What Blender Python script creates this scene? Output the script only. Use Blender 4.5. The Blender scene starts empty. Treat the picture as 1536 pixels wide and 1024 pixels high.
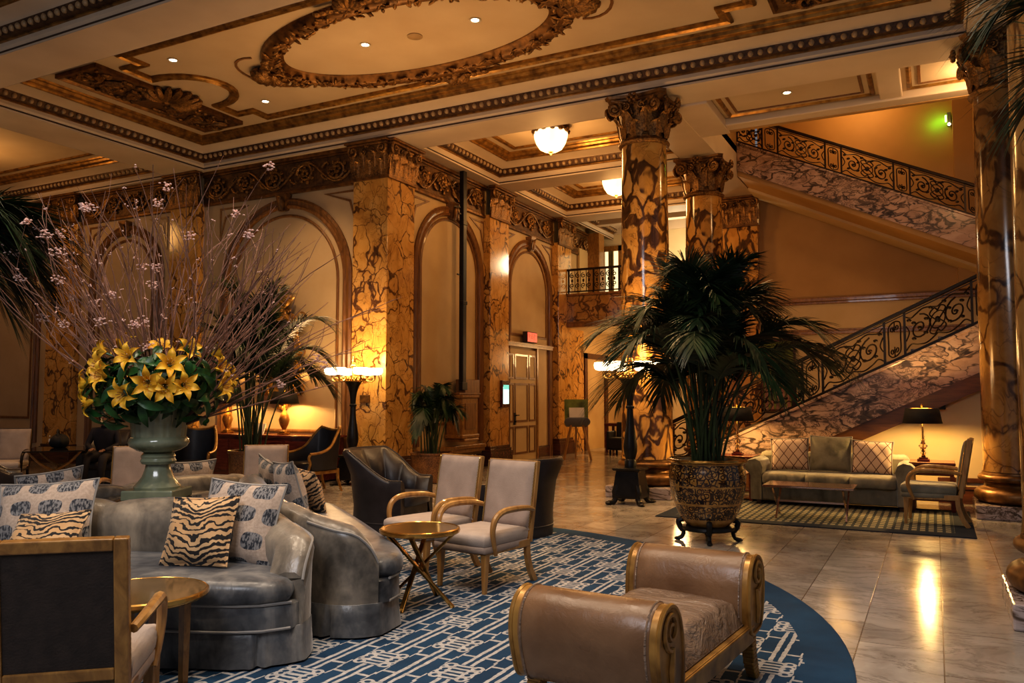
import bpy, bmesh, math, random
from mathutils import Vector, Matrix, Euler
R = math.radians; PI = math.pi
sin, cos = math.sin, math.cos
SC = bpy.context.scene
COL = SC.collection

# ---------------------------------------------------------------- mesh builder
class MB:
    def __init__(s, m=None):
        s.v = []; s.f = []; s.m = m or Matrix.Identity(4)
    def add(s, vs, fs, m=None):
        o = len(s.v); M_ = s.m @ m if m is not None else s.m
        s.v += [tuple(M_ @ Vector(p)) for p in vs]
        s.f += [tuple(o + i for i in f) for f in fs]
        return s
    def join(s, other, m=None):
        return s.add(other.v, other.f, m)
    def box(s, x0, x1, y0, y1, z0, z1, m=None):
        v = [(x0,y0,z0),(x1,y0,z0),(x1,y1,z0),(x0,y1,z0),(x0,y0,z1),(x1,y0,z1),(x1,y1,z1),(x0,y1,z1)]
        return s.add(v, [(0,3,2,1),(4,5,6,7),(0,1,5,4),(1,2,6,5),(2,3,7,6),(3,0,4,7)], m)
    def bar(s, a, b, w, h=None, up=(0,0,1)):
        """rectangular bar from a to b"""
        h = h or w; a = Vector(a); b = Vector(b); d = (b-a).normalized(); u = Vector(up)
        if abs(d.dot(u)) > .98: u = Vector((1,0,0))
        sd = d.cross(u).normalized(); u = sd.cross(d)
        v = []
        for p in (a, b):
            for i, j in ((-1,-1),(1,-1),(1,1),(-1,1)):
                v.append(p + sd*i*w/2 + u*j*h/2)
        return s.add(v, [(0,1,2,3),(7,6,5,4),(0,4,5,1),(1,5,6,2),(2,6,7,3),(3,7,4,0)])
    def lathe(s, prof, n=24, c=(0,0,0), flute=None, cap=True, a0=0, a1=2*PI, m=None):
        full = abs(a1-a0-2*PI) < 1e-6; k = n if full else n+1
        vs = []; fs = []
        for r, z in prof:
            for i in range(k):
                a = a0 + (a1-a0)*i/n
                rr = r*(flute(a, z) if flute else 1)
                vs.append((c[0]+rr*cos(a), c[1]+rr*sin(a), c[2]+z))
        for j in range(len(prof)-1):
            for i in range(n):
                i2 = (i+1) % k
                fs.append((j*k+i, j*k+i2, (j+1)*k+i2, (j+1)*k+i))
        if cap and full:
            if prof[0][0] > 1e-4: fs.append(tuple(range(k-1, -1, -1)))
            if prof[-1][0] > 1e-4: fs.append(tuple((len(prof)-1)*k+i for i in range(k)))
        return s.add(vs, fs, m)
    def tube(s, pts, r, n=6, closed=False, cap=True):
        pts = [Vector(p) for p in pts]; N = len(pts)
        rs = r if isinstance(r, (list, tuple)) else [r]*N
        vs = []; fs = []; u = None
        for i, p in enumerate(pts):
            if closed: d = pts[(i+1) % N] - pts[i-1]
            else: d = pts[min(i+1, N-1)] - pts[max(i-1, 0)]
            if d.length < 1e-9: d = Vector((0,0,1))
            d.normalize()
            if u is None:
                u = Vector((0,0,1)) if abs(d.z) < .9 else Vector((1,0,0))
            u = (u - d*u.dot(d))
            if u.length < 1e-6: u = d.orthogonal()
            u.normalize(); w = d.cross(u)
            for k in range(n):
                a = 2*PI*k/n
                vs.append(p + (u*cos(a) + w*sin(a))*rs[i])
        for i in range(N if closed else N-1):
            j = (i+1) % N
            for k in range(n):
                k2 = (k+1) % n
                fs.append((i*n+k, i*n+k2, j*n+k2, j*n+k))
        if cap and not closed:
            fs.append(tuple(range(n-1, -1, -1))); fs.append(tuple((N-1)*n+k for k in range(n)))
        return s.add(vs, fs)
    def sweep(s, path, prof, up=(0,0,1), closed=False, capends=True, pclosed=False):
        """profile points (a: sideways offset, b: along up) swept along a planar path with mitres"""
        path = [Vector(p) for p in path]; up = Vector(up); N = len(path); K = len(prof)
        vs = []; fs = []
        for i, p in enumerate(path):
            dn = path[(i+1) % N]-p if (closed or i < N-1) else p-path[i-1]
            dp = p-path[i-1] if (closed or i > 0) else dn
            n1 = dp.normalized().cross(up).normalized(); n2 = dn.normalized().cross(up).normalized()
            b = (n1+n2)
            b = n1 if b.length < 1e-6 else b.normalized()
            sc = 1/max(.3, b.dot(n1))
            for a, h in prof: vs.append(p + b*a*sc + up*h)
        for i in range(N if closed else N-1):
            j = (i+1) % N
            for k in range(K if pclosed else K-1):
                k2 = (k+1) % K
                fs.append((i*K+k, j*K+k, j*K+k2, i*K+k2))
        if capends and not closed and K > 2:
            fs.append(tuple(range(K))); fs.append(tuple((N-1)*K+k for k in range(K-1, -1, -1)))
        return s.add(vs, fs)
    def grid(s, nu, nv, fn, wrap_u=False, wrap_v=False):
        vs = []; fs = []
        ku = nu if wrap_u else nu+1; kv = nv if wrap_v else nv+1
        for j in range(kv):
            for i in range(ku): vs.append(fn(i/nu, j/nv))
        for j in range(nv):
            for i in range(nu):
                i2 = (i+1) % ku; j2 = (j+1) % kv
                fs.append((j*ku+i, j*ku+i2, j2*ku+i2, j2*ku+i))
        return s.add(vs, fs)
    def prism(s, poly, z0, z1, m=None, ins0=0, ins1=0):
        n = len(poly); cx = sum(p[0] for p in poly)/n; cy = sum(p[1] for p in poly)/n
        def q(p, k): return (cx+(p[0]-cx)*(1-k), cy+(p[1]-cy)*(1-k))
        v = [(*q(p, ins0), z0) for p in poly] + [(*q(p, ins1), z1) for p in poly]
        f = [tuple(range(n-1, -1, -1)), tuple(range(n, 2*n))]
        f += [(i, (i+1) % n, n+(i+1) % n, n+i) for i in range(n)]
        return s.add(v, f, m)
    def stack(s, poly, levels, cxy, m=None, cap=True):
        """levels: (z, scale) rings of one outline scaled about cxy"""
        n = len(poly); v = []; f = []
        for z, k in levels: v += [(cxy[0]+(p[0]-cxy[0])*k, cxy[1]+(p[1]-cxy[1])*k, z) for p in poly]
        for j in range(len(levels)-1):
            f += [(j*n+i, j*n+(i+1) % n, (j+1)*n+(i+1) % n, (j+1)*n+i) for i in range(n)]
        if cap:
            f.append(tuple(range(n-1, -1, -1))); f.append(tuple((len(levels)-1)*n+i for i in range(n)))
        return s.add(v, f, m)
    def ball(s, c, r, n=8, k=6, m=None):
        rx, ry, rz = r if isinstance(r, (tuple, list)) else (r, r, r)
        vs = [(c[0], c[1], c[2]-rz)]; fs = []
        for j in range(1, k):
            t = -PI/2 + PI*j/k
            for i in range(n):
                a = 2*PI*i/n
                vs.append((c[0]+rx*cos(t)*cos(a), c[1]+ry*cos(t)*sin(a), c[2]+rz*sin(t)))
        vs.append((c[0], c[1], c[2]+rz)); L = len(vs)-1
        for i in range(n):
            fs.append((0, 1+(i+1) % n, 1+i)); fs.append((L, 1+(k-2)*n+i, 1+(k-2)*n+(i+1) % n))
        for j in range(k-2):
            for i in range(n):
                a = 1+j*n+i; b = 1+j*n+(i+1) % n
                fs.append((a, b, b+n, a+n))
        return s.add(vs, fs, m)
    def build(s, name, mat, parent=None, smooth=True, bevel=0, subsurf=0, angle=40, solid=0):
        me = bpy.data.meshes.new(name); me.from_pydata(s.v, [], s.f)
        me.materials.append(mat)
        if smooth:
            me.polygons.foreach_set('use_smooth', [True]*len(me.polygons))
            try: me.set_sharp_from_angle(angle=R(angle))
            except Exception: pass
        me.validate(); me.update()
        o = bpy.data.objects.new(name, me); COL.objects.link(o)
        if parent: o.parent = parent
        if solid:
            md = o.modifiers.new('Solidify', 'SOLIDIFY'); md.thickness = solid; md.offset = 0
        if bevel:
            md = o.modifiers.new('Bevel', 'BEVEL'); md.width = bevel; md.segments = 2; md.limit_method = 'ANGLE'; md.angle_limit = R(50)
        if subsurf:
            md = o.modifiers.new('Subsurf', 'SUBSURF'); md.levels = subsurf; md.render_levels = subsurf
        return o

def tag(o, label, cat, group=None, kind=None):
    o['label'] = label; o['category'] = cat
    if group: o['group'] = group
    if kind: o['kind'] = kind
    return o
def struct(o, label=None):
    o['kind'] = 'structure'
    if label: o['label'] = label
    return o
def thing(name, label, cat, loc=(0,0,0), rz=0, group=None):
    o = bpy.data.objects.new(name, None); COL.objects.link(o)
    o.empty_display_size = .1
    o.location = loc; o.rotation_euler = (0, 0, R(rz))
    return tag(o, label, cat, group)
def dup(root, loc, rz, label=None, group=None, scale=None):
    def cp(o, parent):
        c = o.copy(); COL.objects.link(c)
        if parent is not None: c.parent = parent
        for ch in list(o.children): cp(ch, c)
        return c
    r = cp(root, None)
    r.location = loc; r.rotation_euler = (0, 0, R(rz))
    if label: r['label'] = label
    if group: r['group'] = group
    elif 'group' in r and group is False: del r['group']
    if scale: r.scale = scale
    return r
def catmull(pts, n=6, closed=False):
    P = [Vector(p) for p in pts]; out = []; N = len(P)
    for i in range(N if closed else N-1):
        p0 = P[i-1] if (i > 0 or closed) else P[0]; p1 = P[i]; p2 = P[(i+1) % N]
        p3 = P[(i+2) % N] if (closed or i+2 < N) else P[-1]
        for k in range(n):
            t = k/n
            out.append(.5*((2*p1)+(p2-p0)*t+(2*p0-5*p1+4*p2-p3)*t*t+(3*p1-p0-3*p2+p3)*t**3))
    if not closed: out.append(P[-1].copy())
    return out
def lerp(a, b, t): return a+(b-a)*t
def interp(x, tab):
    if x <= tab[0][0]: return tab[0][1]
    for (a, va), (b, vb) in zip(tab, tab[1:]):
        if x <= b: return va+(vb-va)*(x-a)/(b-a)
    return tab[-1][1]
def spiral(c, r0, r1, turns, a0=0, n=22, sgn=1):
    """planar spiral in (s,t)"""
    out = []
    for i in range(n+1):
        k = i/n; a = a0+sgn*2*PI*turns*k; r = lerp(r0, r1, k**.8)
        out.append((c[0]+r*cos(a), c[1]+r*sin(a)))
    return out
def cyl(mb, c, r, z0, z1, n=16): return mb.lathe([(r, z0), (r, z1)], n, c)
# ---------------------------------------------------------------- materials
class S:
    """socket wrapper so that shader maths can be written as expressions"""
    def __init__(s, nt, k): s.nt = nt; s.k = k
    def _m(s, op, *o):
        n = s.nt.nodes.new('ShaderNodeMath'); n.operation = op
        for i, x in enumerate((s,)+o):
            if isinstance(x, S): s.nt.links.new(x.k, n.inputs[i])
            else: n.inputs[i].default_value = x
        return S(s.nt, n.outputs[0])
    def __add__(s, o): return s._m('ADD', o)
    def __sub__(s, o): return s._m('SUBTRACT', o)
    def __mul__(s, o): return s._m('MULTIPLY', o)
    def __truediv__(s, o): return s._m('DIVIDE', o)
    def mod(s, o): return s._m('FLOORED_MODULO', o)
    def abs(s): return s._m('ABSOLUTE')
    def lt(s, o): return s._m('LESS_THAN', o)
    def gt(s, o): return s._m('GREATER_THAN', o)
    def mx(s, o): return s._m('MAXIMUM', o)
    def mn(s, o): return s._m('MINIMUM', o)
    def sq(s): return s._m('POWER', 2.0)
    def sqrt(s): return s._m('SQRT')
    def sin(s): return s._m('SINE')
    def floor(s): return s._m('FLOOR')
    def inv(s): return S(s.nt, s.k)._m('MULTIPLY', -1.0)+1.0
    def sstep(s, a, b):
        n = s.nt.nodes.new('ShaderNodeMapRange'); n.interpolation_type = 'SMOOTHSTEP'
        s.nt.links.new(s.k, n.inputs[0]); n.inputs[1].default_value = a; n.inputs[2].default_value = b
        return S(s.nt, n.outputs[0])
def c3(c): return (c[0], c[1], c[2], 1)
class Mat:
    def __init__(s, name):
        s.m = bpy.data.materials.new(name); s.m.use_nodes = True; s.nt = s.m.node_tree
        s.b = s.nt.nodes['Principled BSDF']; s._tc = None
    def n(s, t, **kw):
        n = s.nt.nodes.new(t)
        for k, v in kw.items(): setattr(n, k, v)
        return n
    def set(s, **kw):
        for k, v in kw.items():
            i = s.b.inputs[k.replace('_', ' ')]
            if isinstance(v, S): s.nt.links.new(v.k, i)
            else: i.default_value = c3(v) if isinstance(v, tuple) and len(v) == 3 else v
        return s
    def co(s, kind='Object'):
        if s._tc is None: s._tc = s.n('ShaderNodeTexCoord')
        return S(s.nt, s._tc.outputs[kind])
    def mapped(s, src=None, scale=(1,1,1), rot=(0,0,0), loc=(0,0,0)):
        src = src or s.co(); n = s.n('ShaderNodeMapping')
        n.inputs['Scale'].default_value = scale; n.inputs['Rotation'].default_value = rot; n.inputs['Location'].default_value = loc
        s.nt.links.new(src.k, n.inputs[0]); return S(s.nt, n.outputs[0])
    def xyz(s, src=None):
        n = s.n('ShaderNodeSeparateXYZ'); s.nt.links.new((src or s.co()).k, n.inputs[0])
        return [S(s.nt, o) for o in n.outputs]
    def noise(s, scale, detail=3, rough=.5, src=None, out=0, dist=0):
        n = s.n('ShaderNodeTexNoise'); n.inputs['Scale'].default_value = scale; n.inputs['Detail'].default_value = detail
        n.inputs['Roughness'].default_value = rough; n.inputs['Distortion'].default_value = dist
        s.nt.links.new((src or s.co()).k, n.inputs['Vector']); return S(s.nt, n.outputs[out])
    def warp(s, src, scale, amt, detail=2):
        """displace coordinates by noise"""
        nz = s.noise(scale, detail, src=src, out=1)
        a = s.n('ShaderNodeVectorMath', operation='SUBTRACT'); s.nt.links.new(nz.k, a.inputs[0]); a.inputs[1].default_value = (.5,.5,.5)
        b = s.n('ShaderNodeVectorMath', operation='SCALE'); s.nt.links.new(a.outputs[0], b.inputs[0]); b.inputs['Scale'].default_value = amt
        c = s.n('ShaderNodeVectorMath', operation='ADD'); s.nt.links.new(src.k, c.inputs[0]); s.nt.links.new(b.outputs[0], c.inputs[1])
        return S(s.nt, c.outputs[0])
    def voro(s, scale, feature='F1', src=None, out='Distance', rnd=1):
        n = s.n('ShaderNodeTexVoronoi', feature=feature); n.inputs['Scale'].default_value = scale
        n.inputs['Randomness'].default_value = rnd
        s.nt.links.new((src or s.co()).k, n.inputs['Vector']); return S(s.nt, n.outputs[out])
    def ramp(s, fac, stops, interp='LINEAR'):
        n = s.n('ShaderNodeValToRGB'); n.color_ramp.interpolation = interp; e = n.color_ramp.elements
        while len(e) < len(stops): e.new(.5)
        for i, (p, c) in enumerate(stops): e[i].position = p; e[i].color = c3(c) if not isinstance(c, (int, float)) else (c,c,c,1)
        s.nt.links.new(fac.k, n.inputs[0]); return S(s.nt, n.outputs[0])
    def mix(s, fac, a, b, mode='MIX'):
        n = s.n('ShaderNodeMix', data_type='RGBA', blend_type=mode)
        for i, x in ((0, fac), (6, a), (7, b)):
            if isinstance(x, S): s.nt.links.new(x.k, n.inputs[i])
            else: n.inputs[i].default_value = c3(x) if isinstance(x, tuple) else x
        return S(s.nt, n.outputs[2])
    def bump(s, h, strength=.3, dist=.01):
        n = s.n('ShaderNodeBump'); n.inputs['Strength'].default_value = strength; n.inputs['Distance'].default_value = dist
        s.nt.links.new(h.k, n.inputs['Height']); s.nt.links.new(n.outputs[0], s.b.inputs['Normal']); return s
def simple(name, col, rough=.5, metal=0, var=.12, scale=6, bump=0, bscale=40, **kw):
    m = Mat(name)
    nz = m.noise(scale, 4)
    d = tuple(c*(1-var*1.6) for c in col); l = tuple(min(1, c*(1+var)) for c in col)
    m.set(Base_Color=m.ramp(nz, [(.3, d), (.7, l)]), Roughness=rough, Metallic=metal, **kw)
    if bump: m.bump(m.noise(bscale, 3), bump, .01)
    return m.m
def emit(name, col, strength):
    m = Mat(name); m.set(Base_Color=col, Emission_Color=col, Emission_Strength=strength, Roughness=.4); return m.m

def marble_gold(name, sc=1.0, thick=1.0, stretch=(1,1,.6), base=((.38,.175,.036),(.62,.32,.075),(.76,.46,.15)), vein=((.030,.013,.006),(.12,.052,.018)), soft=.07):
    m = Mat(name); src = m.mapped(scale=stretch)
    w = m.warp(src, 1.5*sc, .6); w = m.warp(w, 5*sc, .13)
    e = m.voro(2.3*sc, 'DISTANCE_TO_EDGE', w)
    th = m.noise(1.5*sc, 2, src=src)
    v1 = (e - (th*th*.42*thick - .045)).sstep(.0, soft)
    e2 = m.voro(5.2*sc, 'DISTANCE_TO_EDGE', m.warp(w, 9*sc, .1))
    gate = m.noise(1.2*sc, 2, src=m.mapped(loc=(5,3,1))).sstep(.42, .60)
    v2 = e2.sstep(-.01, .05).mx(gate)*.75+.25
    body = m.ramp(m.noise(2.4*sc, 5, .6, src=w), [(.28, base[0]), (.5, base[1]), (.75, base[2])])
    dk = m.ramp(m.noise(7*sc, 5, .65, src=w), [(.32, vein[0]), (.62, vein[1]), (.8, base[0])])
    m.set(Base_Color=m.mix(v1*v2, dk, body), Roughness=.16)
    m.b.inputs['Coat Weight'].default_value = .25; m.b.inputs['Coat Roughness'].default_value = .08
    return m.m
def marble_pink(name, tint=(1,1,1)):
    m = Mat(name); src = m.mapped(scale=(.75,1,1.5), rot=(0,R(26),0))
    w = m.warp(src, 2.6, .55); w = m.warp(w, 9, .16)
    e = m.voro(4.2, 'DISTANCE_TO_EDGE', w)
    th = m.noise(2.0, 3, src=src)
    v1 = (e-(th*th*.42-.075)).sstep(-.02, .07)
    n2 = m.noise(6, 7, .72, src=w)
    v2 = ((n2-.5).abs()).sstep(.0, .045)
    gate = m.noise(1.7, 2, src=m.mapped(loc=(3,2,7))).sstep(.40, .58)
    f = v1*(v2.mx(gate))
    tc = lambda c: tuple(x*y for x, y in zip(c, tint))
    body = m.ramp(m.noise(3.5, 6, .65, src=w), [(.28, tc((.33,.20,.145))), (.5, tc((.50,.335,.255))), (.75, tc((.62,.45,.36)))])
    dk = m.ramp(m.noise(12, 5, src=w), [(.35, (.040,.030,.026)), (.72, (.17,.115,.085))])
    m.set(Base_Color=m.mix(f, dk, body), Roughness=.22); return m.m
def floor_marble():
    m = Mat('floor marble tile')
    n = m.n('ShaderNodeTexBrick'); n.offset = .5; n.offset_frequency = 2
    n.inputs['Scale'].default_value = 1; n.inputs['Mortar Size'].default_value = .004; n.inputs['Mortar Smooth'].default_value = .2
    n.inputs['Brick Width'].default_value = .92; n.inputs['Row Height'].default_value = .46; n.inputs['Bias'].default_value = 0
    n.inputs['Color1'].default_value = (.25,.25,.25,1); n.inputs['Color2'].default_value = (.8,.8,.8,1); n.inputs['Mortar'].default_value = (0,0,0,1)
    r = m.mapped(rot=(0,0,R(90)))
    m.nt.links.new(r.k, n.inputs['Vector'])
    tone = S(m.nt, n.outputs[0]); mort = S(m.nt, n.outputs[1])
    w = m.warp(m.co(), 1.5, .6)
    nz = m.noise(2.2, 6, .62, src=w)
    vn = m.noise(1.3, 7, .7, src=m.mapped(src=w, scale=(1,3,1)))
    ve = ((vn-.5).abs()).sstep(.0, .035)
    base = m.ramp(nz, [(.28, (.23,.20,.175)), (.5, (.36,.325,.29)), (.75, (.48,.44,.395))])
    base = m.mix(.35, base, tone, 'OVERLAY')
    base = m.mix(ve.inv()*.45, base, (.13,.105,.09))
    col = m.mix(mort*.75, base, (.06,.045,.035))
    m.set(Base_Color=col, Roughness=m.ramp(nz, [(.3, .12), (.8, .22)])); m.b.inputs['Specular IOR Level'].default_value = .6
    m.bump(mort*-1.0, .25, .003)
    return m.m
def carpet_round():
    m = Mat('blue fret carpet'); x, y, z = m.xyz()
    r = (x.sq()+y.sq()).sqrt()
    P, Q = .25, .86
    nz = (m.noise(14, 2)-.5)*.02
    X = x+nz; Y = y+nz
    odd = (X/P).floor().mod(2.0)
    ax = (X.mod(P)-P/2).abs(); ay = ((Y+odd*(Q/2)).mod(Q)-Q/2).abs()
    e = (ay*-1.0)+Q/2                                   # distance from the end of the long pair
    long_ = ((ax-.026).abs()).lt(.0125)*e.gt(.115)
    cross = ((e.abs()).lt(.013)).mx(((e-.048).abs()).lt(.0115)).mx(((e-.096).abs()).lt(.0115))*ax.lt(.072)
    def ring(cx, cy, r_, t):
        dx = ax-cx; dy = e-cy
        return (((dx.sq()+dy.sq()).sqrt()-r_).abs()).lt(t)
    knot = ring(.084, .018, .028, .0105).mx(ring(.084, .088, .028, .0105)).mx(ring(.112, .052, .018, .009))
    side = ((ax-P/2).abs()).lt(.010)*((e-.27).abs()).lt(.07)
    hook = ((e-.27).abs().lt(.012))*(ax.gt(.04))
    pat = (long_.mx(cross).mx(knot).mx(side).mx(hook))*r.lt(4.07)
    blue = m.ramp(m.noise(3, 3), [(.35, (.006,.036,.085)), (.7, (.010,.056,.125))])
    white = m.ramp(m.noise(40, 2), [(.3, (.34,.33,.33)), (.7, (.52,.50,.49))])
    grain = m.noise(160, 2)
    m.set(Base_Color=m.mix(pat, blue, white), Roughness=.95)
    m.bump(grain, .4, .01); return m.m
def rug_mat():
    m = Mat('small check rug'); x, y, z = m.xyz()
    a = (x.mod(.085)-.0425).abs(); b = (y.mod(.15)-.075).abs()
    dot = a.lt(.026)*b.lt(.05)
    edge = (x.abs().gt(1.55)).mx(y.abs().gt(.93))
    band = m.ramp(m.noise(1.3, 2, src=m.mapped(scale=(2,.6,1))), [(.35, (.05,.05,.05)), (.65, (.22,.20,.14))])
    col = m.mix(dot, (.025,.035,.045), m.mix(.6, band, (.36,.33,.22)))
    col = m.mix(edge, col, (.008,.016,.034))
    m.set(Base_Color=col, Roughness=.95); m.bump(m.noise(150, 2), .4, .01); return m.m
def velvet(name, lo, mid, hi, rough=.42):
    m = Mat(name); src = m.mapped(scale=(1,1,.5))
    a = m.noise(2.6, 5, .6, src=m.warp(src, 2.5, .6)); b = m.noise(13, 4, .6)
    f = (a-.5)*1.35+(b-.5)*.35+.52
    m.set(Base_Color=m.ramp(f, [(.32, lo), (.52, mid), (.78, hi)]), Roughness=rough, Sheen_Weight=.55, Sheen_Roughness=.35)
    m.b.inputs['Sheen Tint'].default_value = (.85,.85,.9,1)
    m.bump(m.noise(7, 4, .6, src=m.warp(src, 3, .4)), .25, .03); return m.m
def spotted():
    m = Mat('cream cloth with charcoal spots'); x, y, z = m.xyz()
    sx, sy = .19, .15
    w = m.noise(5, 2)*.06
    row = ((y+w)/sy).floor(); odd = row.mod(2.0)
    cx = (x+w+odd*(sx*.5)).mod(sx)-sx/2; cy = (y+w).mod(sy)-sy/2
    d = ((cx.abs()/.066)._m('POWER', 3.0)+(cy.abs()/.05)._m('POWER', 3.0))
    spot = d.lt(1.0)
    hatch = m.noise(90, 2, src=m.mapped(scale=(1,.35,1))).sstep(.42, .58)
    dk = m.mix(hatch, (.03,.034,.045), (.25,.24,.24))
    lt = m.ramp(m.noise(60, 2), [(.3, (.42,.32,.25)), (.7, (.55,.43,.34))])
    m.set(Base_Color=m.mix(spot, lt, dk), Roughness=.9, Sheen_Weight=.2); m.bump(m.noise(140, 2), .3, .005); return m.m
def tiger():
    m = Mat('tawny tiger stripe cloth'); x, y, z = m.xyz()
    w = m.noise(6, 3)-.5; w2 = m.noise(16, 2)-.5
    ph = (y*1.0+(x.abs())*-.40+w*.14+w2*.05)
    st = (ph*(2*PI/.037)).sin()
    gate = m.noise(11, 2, src=m.mapped(scale=(.6,1.6,1)))
    stripe = (st+(gate-.5)*4.4+(m.noise(26, 2)-.5)*1.2).gt(.30)
    base = m.ramp(m.noise(5, 2), [(.3, (.50,.29,.13)), (.7, (.62,.41,.22))])
    m.set(Base_Color=m.mix(stripe, base, (.012,.009,.009)), Roughness=.85, Sheen_Weight=.2); return m.m
def lattice_cloth():
    m = Mat('pale cloth with brown lattice'); x, y, z = m.xyz()
    p = .15
    u = (x/.13+y/.17); v = (x/.13-y/.17)
    w = m.noise(7, 2)*.12
    a = ((u+w).mod(1.0)-.5).abs(); b = ((v+w).mod(1.0)-.5).abs()
    ln = (a.mn(b)).lt(.045)
    edge = (x.abs().gt(.235)).mx(y.abs().gt(.215))
    m.set(Base_Color=m.mix(ln.mx(edge), (.50,.37,.30), (.09,.04,.028)), Roughness=.9); return m.m
def pot_gold():
    m = Mat('gold and brown glazed pot'); x, y, z = m.xyz()
    w = m.warp(m.co(), 9, .05)
    e = m.voro(15, 'DISTANCE_TO_EDGE', w, rnd=.7); f = m.voro(15, 'F1', w, rnd=.7)
    ring = ((f-.34).abs()).lt(.07)
    pat = e.lt(.09).mx(ring).mx(m.noise(26, 3).gt(.60))
    zz = z
    band = ((zz-.40).abs()).lt(.012).mx((zz-.58).abs().lt(.008)).mx((zz-.235).abs().lt(.01))
    plain = (zz.lt(.235)).mx(zz.gt(.80))
    gold = m.ramp(m.noise(12, 3), [(.3, (.26,.12,.025)), (.7, (.50,.27,.075))])
    dk = m.ramp(m.noise(20, 2), [(.3, (.012,.006,.004)), (.7, (.06,.022,.01))])
    fac = (pat*plain.inv())*band.inv()
    m.set(Base_Color=m.mix(fac, gold, dk), Roughness=.2); m.b.inputs['Coat Weight'].default_value = .5
    return m.m
def ornate(name, lo, hi, rough=.42, metal=.55, sc=26, bump=.5):
    m = Mat(name)
    n1 = m.noise(sc, 3); n2 = m.noise(5, 3)
    m.set(Base_Color=m.ramp(n1*.6+n2*.4, [(.36, lo), (.62, hi)]), Roughness=rough, Metallic=metal)
    m.bump(n1, bump, .02); return m.m
def wood(name, lo, hi, rough=.35, stretch=(1,1,8), sc=5):
    m = Mat(name); src = m.mapped(scale=tuple(1/s_ if s_ > 1 else 1 for s_ in stretch))
    n = m.noise(sc*4, 4, .6, src=src, dist=.6)
    m.set(Base_Color=m.ramp(n, [(.3, lo), (.7, hi)]), Roughness=rough)
    m.b.inputs['Coat Weight'].default_value = .2; return m.m
def plaster(name, lo, hi, sc=1.2):
    m = Mat(name); n = m.noise(sc, 4); n2 = m.noise(60, 2)
    m.set(Base_Color=m.ramp(n, [(.3, lo), (.7, hi)]), Roughness=.6); m.bump(n2, .06, .005); return m.m

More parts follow.
